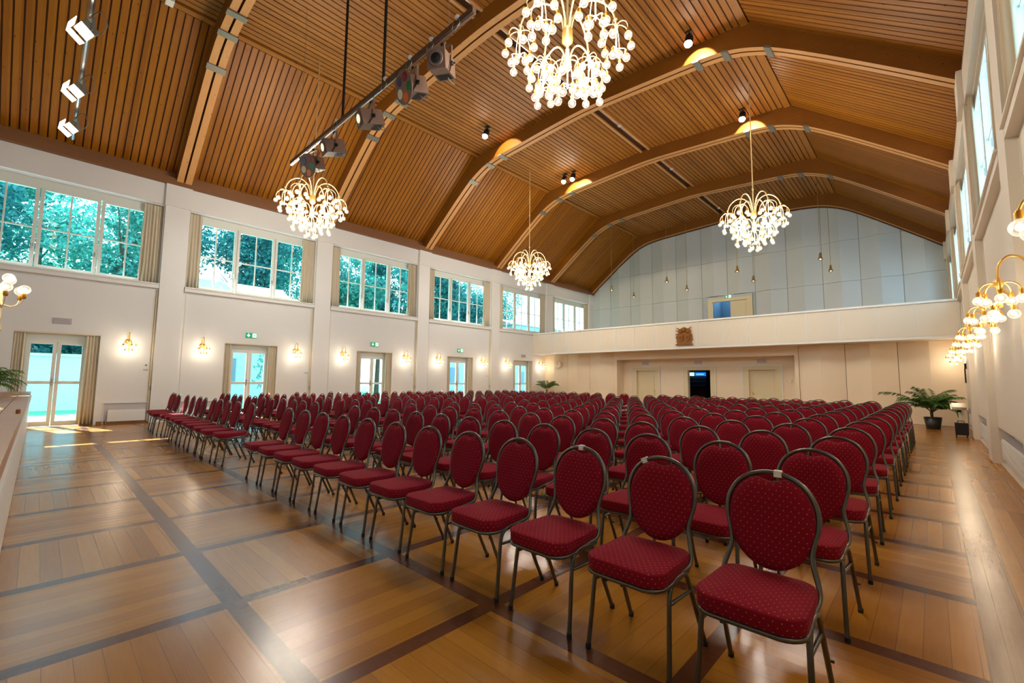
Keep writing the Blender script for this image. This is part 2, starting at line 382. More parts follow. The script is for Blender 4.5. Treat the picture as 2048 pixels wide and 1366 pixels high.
# ceiling: boards
def zc(u):  # board surface height at distance u from the ridge line
    u = abs(u); return 10.80-.30*u/5.1 if u <= 5.1 else 10.50-(u-5.1)*.785
KN = 5.1
b = MB()
for sg in (-1, 1):
    n = 30
    # flat half
    for i in range(n):
        a, e = .14+i*(KN-.14)/n, .14+(i+1)*(KN-.14)/n-.034
        if i == n-1: e = KN+.02
        vs = [(CX+sg*a, Y0, zc(a)), (CX+sg*e, Y0, zc(e)), (CX+sg*e, Y0, zc(e)+.03), (CX+sg*a, Y0, zc(a)+.03)]
        vs += [(x, YT, z) for x, y, z in vs]
        b.add(vs, [(0, 1, 2, 3), (4, 7, 6, 5), (0, 4, 5, 1), (3, 2, 6, 7), (0, 3, 7, 4), (1, 5, 6, 2)], MT['flat'])
    # slope boards
    ny = int((YT-Y0)/.168); dx, dz = 8.95-KN, -(8.95-KN)*.785; L = math.hypot(dx, dz); nx, nz = -dz/L*.03, dx/L*.03
    for i in range(ny):
        ya, yb = Y0+i*.168+.017, Y0+(i+1)*.168-.017
        q = [(KN+.05, zc(KN+.05)), (8.95, zc(8.95)), (8.95+nx, zc(8.95)+nz), (KN+.05+nx, zc(KN+.05)+nz)]
        vs = [(CX+sg*u, ya, z) for u, z in q]+[(CX+sg*u, yb, z) for u, z in q]
        b.add(vs, [(0, 1, 2, 3), (4, 7, 6, 5), (0, 4, 5, 1), (3, 2, 6, 7), (0, 3, 7, 4), (1, 5, 6, 2)], MT['slopel'])
    # backing behind the gaps
    for (u0, u1) in ((.14, KN+.1), (KN-.05, 9.2)):
        f = lambda u: (10.80-.30*u/5.1 if u1 < 6 else 10.50-(u-5.1)*.785)
        vs = [(CX+sg*u, y, f(u)+dz2) for dz2 in (.035, .25) for y in (Y0, YT+.3) for u in (u0, u1)]
        b.add(vs, [(0, 2, 3, 1), (4, 5, 7, 6), (0, 1, 5, 4), (2, 6, 7, 3), (0, 4, 6, 2), (1, 3, 7, 5)], MT['backing'])
    # trim board along the knee
    u0, u1 = KN-.16, KN+.02
    b.box(min(CX+sg*u0, CX+sg*u1), max(CX+sg*u0, CX+sg*u1), Y0, YT, 10.455, 10.49, MT['flat'])
b.box(CX-.15, CX+.15, Y0, YT+.3, 10.86, 11.15, MT['backing'])
struct('ceiling', b)
# centre slot with its rail
b = MB(); b.box(CX-.21, CX-.13, Y0, YT, 10.74, 10.79, MT['beamlow']); b.box(CX+.05, CX+.09, Y0, YT, 10.80, 10.86, MT['chrome']); b.box(CX+.13, CX+.2, Y0, YT, 10.74, 10.79, MT['beamlow']); trim(b)

# laminated arches
APR = [(8.80, 7.14), (7.8, 7.93), (6.6, 8.85), (5.75, 9.46), (5.3, 9.72), (4.75, 9.95), (4.2, 10.07), (3.5, 10.14), (2.7, 10.19), (1.4, 10.27), (0, 10.33)]
def arch_beam(y0, y1, low=MT['beamlow']):
    pr = [(-u, z) for u, z in APR]+[(u, z) for u, z in APR[::-1][1:]]
    P = smooth([(u, 0, z) for u, z in pr], 3)
    mb = MB(); vs = []; n = len(P)
    for p in P:
        u, z = p.x, p.z; top = zc(u)+.02
        vs += [(CX+u, y0, z), (CX+u, y1, z), (CX+u, y1, top), (CX+u, y0, top)]
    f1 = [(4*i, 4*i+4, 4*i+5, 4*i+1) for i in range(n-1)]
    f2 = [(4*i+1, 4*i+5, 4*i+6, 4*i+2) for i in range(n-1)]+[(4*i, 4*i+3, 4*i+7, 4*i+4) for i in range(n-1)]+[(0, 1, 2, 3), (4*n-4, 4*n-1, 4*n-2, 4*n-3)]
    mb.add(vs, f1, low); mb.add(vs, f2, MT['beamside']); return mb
YA = [2.69, 7.31, 11.93, 16.55, 21.17, 25.70, -1.94]
anames = ['first timber roof arch past the stage, behind the spotlight bar', 'second timber roof arch, partly hidden by the spotlight bar', 'third timber roof arch, middle of the hall with lit patches', 'fourth timber roof arch, beyond the middle of the hall', 'fifth timber roof arch, above the gallery front', 'last timber roof arch, against the folded upper back wall', 'timber roof arch above the stage front']
for k, y in enumerate(YA):
    t = thing('roof_arch', anames[k], 'arch', (0, 0, 0), 0, 'laminated roof arches')
    last = (k == 5)
    w0, w1 = (.19, .025) if not last else (.2, 0)
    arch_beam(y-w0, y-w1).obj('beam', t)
    if not last:
        arch_beam(y+w1, y+w0).obj('beam', t)
        mb = MB()
        pr = [(-u, z) for u, z in APR]+[(u, z) for u, z in APR[::-1][1:]]; P = smooth([(u, 0, z) for u, z in pr], 3)
        n = len(P); vs = []
        for p in P: vs += [(CX+p.x, y-.03, p.z+.09), (CX+p.x, y+.03, p.z+.09), (CX+p.x, y+.03, p.z+.2), (CX+p.x, y-.03, p.z+.2)]
        mb.add(vs, [(4*i+a, 4*i+4+a, 4*i+4+(a+1) % 4, 4*i+(a+1) % 4) for i in range(n-1) for a in range(4)], MT['backing']); mb.obj('packing_strip', t)
        for u, z, an in ((5.52, 9.61, .55), (4.52, 10.01, .27), (3.78, 10.11, .1)):
            for sg in (-1, 1):
                mm = Matrix.Translation((CX+sg*u, y, z-.012)) @ Matrix.Rotation(sg*an, 4, 'Y')
                MB().obox(mm, .17, .44, .05, MT['steel']).obj('metal_clip', t)
    else:
        mb = MB()
        pr = [(-u, z) for u, z in APR]+[(u, z) for u, z in APR[::-1][1:]]; P = smooth([(u, 0, z) for u, z in pr], 3); n = len(P); vs = []
        for p in P: vs += [(CX+p.x, y, p.z-.06), (CX+p.x, y+.06, p.z-.06), (CX+p.x, y+.06, p.z+.06), (CX+p.x, y, p.z+.06)]
        mb.add(vs, [(4*i+a, 4*i+4+a, 4*i+4+(a+1) % 4, 4*i+(a+1) % 4) for i in range(n-1) for a in range(4)], MT['backing']); mb.obj('edge_strip', t)

# ------------------------------------------------------------------ windows and their curtains
def curtain_mb(y0, y1, z0, z1, x, m, amp=.035, folds=None, seed=0):
    rg = random.Random(seed); n = folds or max(4, int((y1-y0)/.075)); N = n*6; v = []; K = 5
    ph = [rg.uniform(-.3, .3) for _ in range(n+1)]
    for k in range(K+1):
        t = k/K; z = z1+(z0-z1)*t; sp = 1+.10*t
        for i in range(N+1):
            s = i/N; y = (y0+y1)/2+(s-.5)*(y1-y0)*(.92+.08*t)
            v.append((x+amp*(.55+.45*t)*math.sin(s*n*2*pi+ph[int(s*n)]*t)+amp*.3*math.sin(s*n*4.1+2*t), y, z))
    back = [(a+.014, b_, c) for a, b_, c in v]; W = N+1
    fs = [(k*W+i, k*W+i+1, (k+1)*W+i+1, (k+1)*W+i) for k in range(K) for i in range(N)]
    o = len(v); fs2 = [tuple(o+j for j in reversed(f)) for f in fs]
    ed = [(k*W, (k+1)*W, o+(k+1)*W, o+k*W) for k in range(K)]+[(k*W+N, o+k*W+N, o+(k+1)*W+N, (k+1)*W+N) for k in range(K)]+[(K*W+i, K*W+i+1, o+K*W+i+1, o+K*W+i) for i in range(N)]
    mb = MB(); mb.add(v+back, fs+fs2+ed, m, True); return mb
wn = 0
def window(x, c, sg):
    """three casements, each two by two panes; sg=+1 room lies towards +x"""
    global wn
    wn += 1; W = sempty('window_%d' % wn, (x, c, ZS))
    F = MB()
    t = .06
    F.box(-t/2, t/2, -1.98, 1.98, 2.22, 2.42, MT['frame']); F.box(-t/2, t/2, -1.98, 1.98, 0, .05, MT['frame'])
    F.box(-t/2, t/2, -1.98, -1.80, .05, 2.22, MT['frame']); F.box(-t/2, t/2, 1.80, 1.98, .05, 2.22, MT['frame'])
    F.obj('window_frame', W)
    for k in range(3):
        a, e = -1.8+1.2*k+.01, -1.8+1.2*(k+1)-.01; z0, z1 = .05, 2.22; q = .075; d = .035*sg
        S = MB(); lo, hi = min(-t/2, t/2)+min(0, d), max(-t/2, t/2)+max(0, d)
        S.box(lo, hi, a, a+q, z0, z1, MT['frame']); S.box(lo, hi, e-q, e, z0, z1, MT['frame'])
        S.box(lo, hi, a+q, e-q, z0, z0+q, MT['frame']); S.box(lo, hi, a+q, e-q, z1-q, z1, MT['frame'])
        m_ = (a+e)/2; zm = z0+1.06
        S.box(-.02, .02, m_-.018, m_+.018, z0+q, z1-q, MT['frame']); S.box(-.021, .021, a+q, e-q, zm-.018, zm+.018, MT['frame'])
        ob = S.obj('sash', W)
        MB().box(-.004, .004, a+q, e-q, z0+q, z1-q, MT['glass']).obj('pane', ob)
        MB().box(hi if sg > 0 else lo-.03, hi+.03 if sg > 0 else lo, e-.05, e-.03, z0+.5, z0+.62, MT['chrome']).obj('handle', ob)
    return W
bayw = ['first', 'second', 'third', 'fourth', 'fifth', 'sixth', 'seventh']
for side, x, sg, mm in (('left', XL-.18, 1, MT['curtain']), ('right', XR+.075, -1, MT['curtr'])):
    for i, c in enumerate(BAY):
        if i == 0 and side == 'left': pass
        window(x, c, sg)
        for e, (a, b2) in (('near', (c-1.99, c-1.62)), ('far', (c+1.50, c+1.98))):
            if side == 'left' and i == 0: continue
            cx = XL-.06 if side == 'left' else XR-.045
            o = curtain_mb(a, b2, ZS+.03, ZW-.02, cx, mm, seed=i*7+len(e)).obj('curtain')
            nm = bayw[i-1] if i else 'stage-side'
            o['label'] = 'beige pleated curtain at %s end of the %s upper window, %s wall' % (e, nm if i else 'stage-side', side)
            o['category'] = 'curtain'; o['group'] = 'curtains of the upper windows on the %s wall' % side
# glazed garden doors
for i, c in enumerate(BAY):
    if not 1 <= i <= 5: continue
    D = sempty('door_%d' % i, (XL-.26, c, 0)); t = .07
    F = MB(); F.box(-t/2, t/2, -.62, -.56, 0, 2.32, MT['frame']); F.box(-t/2, t/2, .56, .62, 0, 2.32, MT['frame'])
    F.box(-t/2, t/2, -.80, -.62, 0, 2.48, MT['wall2']); F.box(-t/2, t/2, .62, .82, 0, 2.48, MT['wall2'])
    F.box(-t/2, t/2, -.56, .56, 2.26, 2.32, MT['frame']); F.box(-t/2, t/2, -.62, .62, 2.32, 2.48, MT['frame']); F.obj('door_frame', D)
    for s in (0, 1):
        a, e = (-.56, -.005) if s == 0 else (.005, .56); L = MB(); q = .075
        L.box(-.025, .04, a, a+q, .01, 2.26, MT['frame']); L.box(-.025, .04, e-q, e, .01, 2.26, MT['frame'])
        for z0, z1 in ((.01, .14), (1.12, 1.20), (2.18, 2.26)): L.box(-.025, .04, a+q, e-q, z0, z1, MT['frame'])
        lo = L.obj('door_leaf', D)
        MB().box(-.004, .004, a+q, e-q, .14, 1.12, MT['glass']).box(-.004, .004, a+q, e-q, 1.20, 2.18, MT['glass']).obj('pane', lo)
        if s == 0: MB().box(.04, .06, e-.05, e-.02, 1.08, 1.28, MT['chrome']).tube([(.06, e-.035, 1.15), (.09, e-.035, 1.15), (.09, e+.06, 1.15)], .01, MT['chrome'], 6).obj('door_handle', lo)
    for e, (a, b2) in (('near', (c-.80, c-.57)), ('far', (c+.53, c+.82))):
        o = curtain_mb(a, b2, .02, 2.45, XL-.08, MT['curtain'], .035, seed=i*5+len(e)).obj('curtain')
        o['label'] = 'long beige pleated curtain, %s side of the %s garden door from the stage' % (e, ORD[i-1]); o['category'] = 'curtain'
        o['group'] = 'curtains of the garden doors'
    MB().box(XL-.04, XL-.01, c-.80, c+.82, 2.455, 2.48, MT['cream']).obj('curtain_rail', label='cream curtain rail over the %s garden door from the stage' % ORD[i-1], category='curtain rail', group='rails over the garden doors')
# radiators in niches on the left wall
rad0 = None
for i, c in enumerate(BAY[1:6]):
    for e, y in (('far', c+1.52), ('near', c-1.48)):
        if i == 0 and e == 'near': continue
        if i == 4 and e == 'far': continue
        lab = 'low white panel radiator on the left wall, %s side of the %s garden door' % (e, ORD[i])
        if rad0 is None:
            r = rad0 = thing('radiator', lab, 'radiator', (XL, y, 0), 0, 'radiators along the left wall')
            mb = MB(); mb.box(.02, .07, -.42, .40, .08, .40, MT['white'])
            for k in range(24): mb.box(.07, .074, -.41+k*.034, -.392+k*.034, .095, .385, MT['white'])
            mb.obj('panel', r)
            MB().box(.001, .004, -.52, .51, .005, .60, MT['greyv']).box(.002, .03, -.52, -.505, .005, .6, MT['wall2']).box(.002, .03, .495, .51, .005, .6, MT['wall2']).box(.002, .035, -.52, .51, .585, .61, MT['wall2']).obj('niche_back', r)
            MB().tube([(.05, .40, .34), (.05, .45, .34), (.05, .47, .32), (.05, .47, .02)], .012, MT['chrome'], 6).lathe([(.025, 0), (.03, .03), (.022, .06)], MT['white'], (.05, .44, .34), 10, (0, 1, 0)).obj('valve', r)
            MB().tube([(.05, -.40, .12), (.05, -.44, .1), (.05, -.44, .02)], .012, MT['chrome'], 6).obj('pipe', r)
        else: dup(rad0, None, (XL, y, 0), 0, lab)
# convectors on the right wall
for c in BAY[1:6]: b = MB(); b.box(XR+.18, XR+.30, c-1.98, c+1.98, 0, .66, MT['right']); trim(b)
conv0 = None
for i, c in enumerate(BAY[1:6]):
    lab = 'long white ribbed convector heater low on the right wall, %s bay from the stage' % ORD[i]
    if conv0 is None:
        r = conv0 = thing('convector_heater', lab, 'heater', (XR, c, 0), 0, 'convectors along the right wall')
        mb = MB(); mb.box(.03, .17, -1.9, 1.9, .10, .44, MT['wall2'])
        for k in range(9): mb.box(.02, .03, -1.9, 1.9, .11+k*.036, .135+k*.036, MT['wall2'])
        mb.obj('housing', r)
        mb = MB()
        for k in range(95): mb.box(.035, .165, -1.88+k*.04, -1.87+k*.04, .44, .455, MT['greyv'])
        mb.obj('grille', r)
        MB().box(.05, .15, -1.7, -1.66, .0, .10, MT['wall2']).box(.05, .15, 1.66, 1.7, .0, .10, MT['wall2']).obj('foot', r)
    else: dup(conv0, None, (XR, c, 0), 0, lab)

# ------------------------------------------------------------------ back of the hall, gallery
def folded(seams, y, z0, z1, m, zs=(), depth=.17, caps=True):
    mb = MB()
    for a, e in zip(seams[:-1], seams[1:]):
        md = (a+e)/2; poly = [(a+.008, y), (md, y-depth), (e-.008, y), (e-.008, y+.2), (a+.008, y+.2)]
        lv = [z0]+list(zs)+[z1]
        for q0, q1 in zip(lv[:-1], lv[1:]): mb.prism(poly, q0+.006, q1-.006, 'z', m)
    mb.box(seams[0], seams[-1], y+.03, y+.19, z0, z1, MT['seam'])
    return mb
US = [XL, -15.4, -13.91, -12.42, -10.88, -9.39, -8.0, -6.62, -5.13, -3.62, -2.16, -.68, XR]
mb = MB()
# keep the panels clear of the gallery doorway
dl, dr, dt = -9.08, -6.76, 6.01
for part_z, seams in (((6.18, 8.15), US), ((8.15, 10.95), US)):
    f = folded(seams, YT, part_z[0], part_z[1], MT['panel']); mb.add(f.v, [ff for ff in f.f], MT['panel']); mb.mi[-len(f.f):] = [mb.mid(f.mats[k]) for k in f.mi]
for seams in ([s for s in US if s < dl]+[dl], [dr]+[s for s in US if s > dr]):
    f = folded(seams, YT, 2.9, 6.18, MT['panel']); k0 = len(mb.f); mb.add(f.v, f.f, MT['panel']); mb.mi[k0:] = [mb.mid(f.mats[k]) for k in f.mi]
mb.box(dl, dr, YT+.0, YT+.2, dt, 6.18, MT['panel'])
struct('wall_back_upper', mb)
D = sempty('door_6', (-7.92, YT, 2.9))
F = MB(); F.box(-1.16, -.92, -.05, .12, 0, 3.11, MT['cream']); F.box(.90, 1.16, -.05, .12, 0, 3.11, MT['cream']); F.box(-.92, .90, -.05, .12, 2.95, 3.11, MT['cream']); F.obj('door_frame', D)
mm = MB(); mm.box(.03, .90, .02, .07, 0, 2.94, MT['cream']); mm.box(.14, .80, .0, .02, .3, 1.3, MT['cream']); mm.box(.14, .80, .0, .02, 1.5, 2.8, MT['cream']); mm.obj('door_leaf', D)
b = MB(); b.box(-8.84, -7.0, YT+1.4, YT+1.5, 2.9, 6.2, MT['blueg']); b.box(-9.3, -8.84, YT+.2, YT+1.5, 2.9, 6.2, MT['blueg']); b.box(-7.0, -6.6, YT+.2, YT+1.5, 2.9, 6.2, MT['blueg']); trim(b)
# gallery slab
b = MB(); b.box(XL, XR, YG+.1, YT+1.5, 2.84, 2.95, MT['lowpanel']); struct('floor_gallery', b)
# wall below the gallery
b = folded([XL, -15.14-.91, -14.5-.63, -13.66, -12.12][0:1]+[-15.14, -13.66, -12.12], YB, 0, 2.84, MT['lowpanel'])
f = folded([-3.83, -2.33, -.83, XR], YB, 0, 2.84, MT['lowpanel']); k0 = len(b.f); b.add(f.v, f.f, MT['lowpanel']); b.mi[k0:] = [b.mid(f.mats[k]) for k in f.mi]
struct('wall_back', b)
YR = 21.4
b = MB(); L3 = MT['lowpanel']
b.box(-12.12, -11.95, YB-.06, YR, 0, 2.84, L3); b.box(-3.97, -3.83, YB-.06, YR, 0, 2.84, L3); b.box(-11.95, -3.97, YB-.06, YR, 2.47, 2.84, L3)
trim(b)
DO = [(-11.20, -10.17), (-8.52, -7.48), (-5.85, -4.79)]
b = MB(); xs = [-12.12]+[v for d in DO for v in d]+[-3.83]
for a, e in zip(xs[::2], xs[1::2]): b.box(a, e, YR, YR+.2, 0, 2.84, L3)
for a, e in DO: b.box(a, e, YR, YR+.2, 1.92, 2.84, L3)
struct('wall_recess', b)
for k, (a, e) in enumerate(DO):
    D = sempty('door_%d' % (7+k), ((a+e)/2, YR, 0)); h = (e-a)/2
    F = MB(); F.box(-h-.22, -h, -.04, .0, 0, 2.08, MT['cream']); F.box(h, h+.22, -.04, .0, 0, 2.08, MT['cream']); F.box(-h, h, -.04, .0, 1.92, 2.08, MT['cream'])
    F.box(-h-.25, -h-.22, -.06, 0, 0, 2.11, MT['wall2']); F.box(h+.22, h+.25, -.06, 0, 0, 2.11, MT['wall2']); F.box(-h-.22, h+.22, -.06, 0, 2.08, 2.11, MT['wall2']); F.obj('door_frame', D)
    if k != 1:
        mm = MB(); mm.box(-h, h, .10, .15, 0, 1.92, MT['cream'])
        for z0, z1 in ((.12, .82), (.95, 1.80)): mm.box(-h+.12, h-.12, .09, .10, z0, z1, MT['cream'])
        lf = mm.obj('door_leaf', D)
        sx = h-.07 if k == 0 else -h+.12
        MB().tube([(sx, .1, .90), (sx, .04, .90), (sx+(-.1 if k == 0 else .1), .04, .90)], .011, MT['brass'], 6).box(sx-.02, sx+.02, .085, .10, .82, .98, MT['brass']).obj('door_handle', lf)
# dark foyer seen through the middle door
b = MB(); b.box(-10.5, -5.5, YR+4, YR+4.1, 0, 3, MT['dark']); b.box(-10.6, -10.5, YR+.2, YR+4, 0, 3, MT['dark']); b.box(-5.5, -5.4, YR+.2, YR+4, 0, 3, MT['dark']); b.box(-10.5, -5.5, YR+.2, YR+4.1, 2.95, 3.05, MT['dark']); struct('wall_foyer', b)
t = thing('foyer_counter', 'dark foyer bar unit under blue lit signs, seen through the middle doorway', 'counter', (-9.45, YR+3.4, 0))
MB().box(-.55, .5, 0, .3, 0, .95, MT['redf']).box(-.6, .55, -.05, .35, .95, 1.0, MT['black']).obj('counter', t)
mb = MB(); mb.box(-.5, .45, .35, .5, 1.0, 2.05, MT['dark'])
for k in range(4): mb.box(-.48, .43, .3, .36, 1.15+k*.22, 1.17+k*.22, MT['blueg'])
mb.obj('back_shelf', t)
for (x0, x1, m2, lb) in ((-.22, .32, MT['blue'], 'long blue lit sign with a pale line of writing, in the dark foyer'), (-.60, -.30, MT['bluew'], 'small pale blue lit sign left of the long one in the foyer')):
    s_ = thing('illuminated_sign', lb, 'sign', (-9.24, YR+3.35, 1.70))
    MB().box(x0, x1, 0, .08, 0, .19, m2).obj('light_panel', s_)
    if x0 > -.5:
        mb = MB()
        for k in range(11): mb.box(x0+.07+k*.036, x0+.07+k*.036+.026, -.004, 0, .075, .075+(.03 if k % 3 else .042), MT['bluew'])
        mb.obj('lettering', s_)
# balcony front
t = thing('balcony', 'long white reeded gallery balcony front across the back of the hall', 'balcony', (0, YG, 0))
MB().box(XL, XR, .02, .10, 2.84, 4.04, MT['reed']).obj('core', t)
sx = [XL]+[CX-8.06+.72-.72+1.0085*k-.02 for k in range(0)]
xs = [.72-1.0085*k for k in range(0, 18)][::-1]; xs = [XL]+[x for x in xs if x > XL+.3]
for a, e in zip(xs[:-1], xs[1:]):
    mb = MB(); mb.box(a+.03, e-.03, .0, .02, 2.92, 3.98, MT['reed']); n = int((e-a-.08)/.042)
    for k in range(n): mb.box(a+.045+k*.042, a+.045+k*.042+.030, -.007, 0, 2.94, 3.965, MT['reed'])
    mb.obj('reeded_panel', t)
for a in xs:
    mb = MB(); mb.box(a-.028, a-.008, -.012, .02, 2.90, 4.0, MT['wall2']); mb.box(a+.008, a+.028, -.012, .02, 2.90, 4.0, MT['wall2']); mb.box(a-.01, a+.01, .004, .02, 2.90, 4.0, MT['lowpanel'])
    mb.obj('batten', t)
MB().box(XL, XR, -.04, .14, 4.0, 4.07, MT['wall2']).obj('handrail', t)
MB().box(XL, XR, -.015, .10, 2.83, 2.91, MT['wall2']).obj('bottom_rail', t)
# coat of arms
t = thing('carved_coat_of_arms', 'carved brown wooden coat of arms mounted on the white balcony front', 'carving', (-7.93, YG-.018, 3.0))
def blob(mb, pts, y0, y1, m): mb.prism(pts, y0, y1, 'y', m)
mb = MB(); blob(mb, [(-.37, 0), (.37, .0), (.37, .045), (-.37, .045)], -.10, 0, MT['carve']); blob(mb, [(-.33, .045), (.33, .045), (.30, .12), (-.30, .12)], -.07, 0, MT['carve']); mb.obj('base_ledge', t)
mb = MB()
out = [(-.30, .08), (-.36, .16), (-.32, .22), (-.37, .32), (-.31, .42), (-.33, .50), (-.26, .52), (-.28, .62), (-.22, .72), (-.12, .74), (0, .78), (.12, .74), (.24, .72), (.31, .62), (.30, .50), (.35, .44), (.33, .34), (.38, .24), (.34, .15), (.30, .08)]
blob(mb, out, -.045, 0, MT['carve'])
for (x0, z0, x1, z1) in ((-.22, .70, -.36, .78), (-.27, .62, -.40, .64), (-.29, .50, -.40, .45), (.20, .70, .35, .80), (-.30, .40, -.38, .33), (.31, .30, .40, .36)):
    mb.tube([(x0, -.03, z0), ((x0+x1)/2, -.05, (z0+z1)/2+.02), (x1, -.03, z1)], [.022, .018, .006], MT['carve'], 6)
mb.obj('mantling', t)
for s in (-1, 1):
    pts = [(s*.02+s*q[0]*.26, .14+q[1]*.32) for q in ((0, 1), (1, 1), (1, .35), (.75, .08), (.45, 0), (.12, .2), (0, .45))]
    mb = MB(); blob(mb, pts, -.075, -.03, MT['carve']); pts2 = [(s*.15+(p[0]-s*.15)*.78, .31+(p[1]-.31)*.78) for p in pts]; blob(mb, pts2, -.088, -.07, MT['carve'])
    mb.sphere((s*.15, -.085, .34), .05, MT['carve'], 8, 5); mb.obj('shield', t)
mb = MB(); mb.sphere((0, -.05, .66), .09, MT['carve'], 10, 6); mb.sphere((-.14, -.05, .58), .07, MT['carve'], 8, 5); mb.sphere((.15, -.05, .58), .07, MT['carve'], 8, 5)
for k in range(5): a = -.5+k*.25; mb.tube([(0+a*.1, -.05, .70), (a*.22, -.06, .82-abs(a)*.1)], [.022, .008], MT['carve'], 6)
mb.obj('crest', t)
# clock, vents, switches
t = thing('wall_clock', 'round pale clock with bar numerals on the folded wall, left below the balcony', 'clock', (-15.72, YB-.185, 2.30))
MB().lathe([(.25, 0), (.255, .012), (.24, .016)], MT['lowpanel'], n=28, axis=(0, -1, 0)).obj('face', t)
mb = MB()
for k in range(12):
    a = 2*pi*k/12; mm = Matrix.Translation((.20*math.sin(a), -.02, .20*math.cos(a))) @ Matrix.Rotation(a, 4, 'Y'); mb.obox(mm, .02, .006, .055, MT['seam'])
mb.obj('hour_marks', t)
MB().box(-.008, .008, -.028, -.022, -.02, .15, MT['black']).box(-.10, .02, -.028, -.022, -.008, .008, MT['black']).obj('hands', t)
def vent(loc, rz, lab):
    t = thing('ventilation_grille', lab, 'grille', loc, rz, 'pale wall grilles')
    MB().box(-.18, .18, -.02, 0, -.08, .08, MT['greyv']).obj('plate', t)
    mb = MB()
    for k in range(6): mb.box(-.165, .165, -.03, -.02, -.068+k*.024, -.056+k*.024, MT['greyv'])
    mb.obj('louvres', t)
vent((XL, .34, 2.80), pi/2, 'pale wall grille high above the first garden door, beside the stage')
vent((XL, 18.84, 2.74), pi/2, 'pale wall grille high above the fifth garden door, near the balcony')
for k, x in enumerate((-10.71, -8.02, -5.32)): vent((x, YR, 2.29), 0, 'pale grille above the %s door of the back recess' % ('left', 'middle open', 'right')[k])
MB().box(-4.34, -4.22, YR-.03, YR, 1.36, 1.50, MT['lowpanel']).box(-4.31, -4.25, YR-.045, YR-.03, 1.39, 1.47, MT['wall2']).obj('wall_switch', label='small square wall switch right of the right recess door', category='switch')
for i, c in enumerate(BAY[1:5]):
    o = MB().box(XL, XL+.02, c+1.80, c+1.92, 1.54, 1.57, MT['greyv']).box(XL, XL+.015, c+1.84, c+1.88, 1.66, 1.70, MT['steel'] if i == 0 else MT['white']).obj('control_panel')
    o['label'] = 'tiny switch strip on the left wall before the pilaster, %s bay from the stage' % ORD[i]; o['category'] = 'switch'; o['group'] = 'switch strips on the left wall'
    o = MB().box(XL+.005, XL+.05, c+1.965, c+1.995, .93, 1.07, MT['steel']).obj('cable_box')
    o['label'] = 'small grey box low on the cream wall conduit, %s bay from the stage' % ORD[i]; o['category'] = 'cable box'; o['group'] = 'boxes on the wall conduits'

# exit signs: arrow and running figure
def exit_sign(loc, rz, lab):
    t = thing('exit_sign', lab, 'exit sign', loc, rz, 'green exit signs')
    MB().box(-.17, .17, -.03, 0, -.085, .085, MT['green']).obj('sign_plate', t)
    mb = MB(); y = -.034
    mb.prism([(-.10, .06), (-.075, .06), (-.075, -.01), (-.045, .018), (-.035, .003), (-.087, -.06), (-.14, .003), (-.13, .018), (-.10, -.01)], y, -.03, 'y', MT['signw']); mb.obj('arrow', t)
    mb = MB(); mb.box(.03, .155, y, -.03, -.07, .07, MT['signw'])
    G = MT['green']; y2 = -.037
    mb.lathe([(.011, 0), (.011, .003)], G, (.105, y, .045), 8, (0, -1, 0))
    for a, c_ in (((.10, .03), (.085, -.01)), ((.085, -.01), (.105, -.03)), ((.105, -.03), (.10, -.06)), ((.085, -.01), (.065, -.03)), ((.065, -.03), (.042, -.03)), ((.098, .025), (.122, .01)), ((.122, .01), (.14, .02)), ((.098, .025), (.07, .015)), ((.07, .015), (.06, -.005))):
        dx, dz = c_[0]-a[0], c_[1]-a[1]; L = math.hypot(dx, dz); nx, nz = -dz/L*.006, dx/L*.006
        mb.prism([(a[0]+nx, a[1]+nz), (c_[0]+nx, c_[1]+nz), (c_[0]-nx, c_[1]-nz), (a[0]-nx, a[1]-nz)], y2, y, 'y', G)
    mb.obj('running_figure', t)
for i in (1, 2, 3): exit_sign((XL, BAY[1+i]-.04, 2.78), pi/2, 'green exit sign with down arrow above the %s garden door' % ORD[i])
exit_sign((-7.98, YT-.002, 6.10), 0, 'green exit sign above the gallery door up on the back wall')

# ------------------------------------------------------------------ bulbs, sconces, chandeliers
def bulb_mesh(r=.057, pear=True):
    mb = MB(); k = 8
    prof = [(max(1e-5, r*math.sin(pi*i/k)), -r*1.0*math.cos(pi*i/k)-r*1.25) for i in range(k)]+[(r*.45, -r*.28)]
    mb.lathe(prof, MT['globe'], n=12); mb.sphere((0, 0, -r*1.2), r*.42, MT['fil'], 8, 5)
    mb.lathe([(r*.40, -r*.35), (r*.42, r*.5), (r*.30, r*.75)], MT['brassd'], n=10)
    return mb.mesh('light_bulb')
BULB = bulb_mesh(); BULBS = bulb_mesh(.046)
def bulb(parent, p, me=BULB, up=False):
    o = bpy.data.objects.new('light_bulb', me); C.objects.link(o); o.parent = parent; o.location = p
    if up: o.rotation_euler = (pi, 0, 0)
    return o
def arc(x0, z0, rad, h, ang, c=(0, 0), n=10, drop=0.):
    """quarter-plus arch leaving (x0) upward and ending rad further out, lower by drop"""
    pts = []
    for i in range(n+1):
        a = pi*(1-i/n); rr = x0+rad/2+rad/2*math.cos(a); z = z0+h*math.sin(a)-drop*(i/n)
        pts.append((c[0]+rr*math.cos(ang), c[1]+rr*math.sin(ang), z))
    return pts
def plight(name, loc, p, r=.06, col=WARM):
    l = bpy.data.lights.new(name, 'POINT'); l.energy = p; l.shadow_soft_size = r; l.color = col
    o = bpy.data.objects.new(name, l); C.objects.link(o); o.location = loc; return o
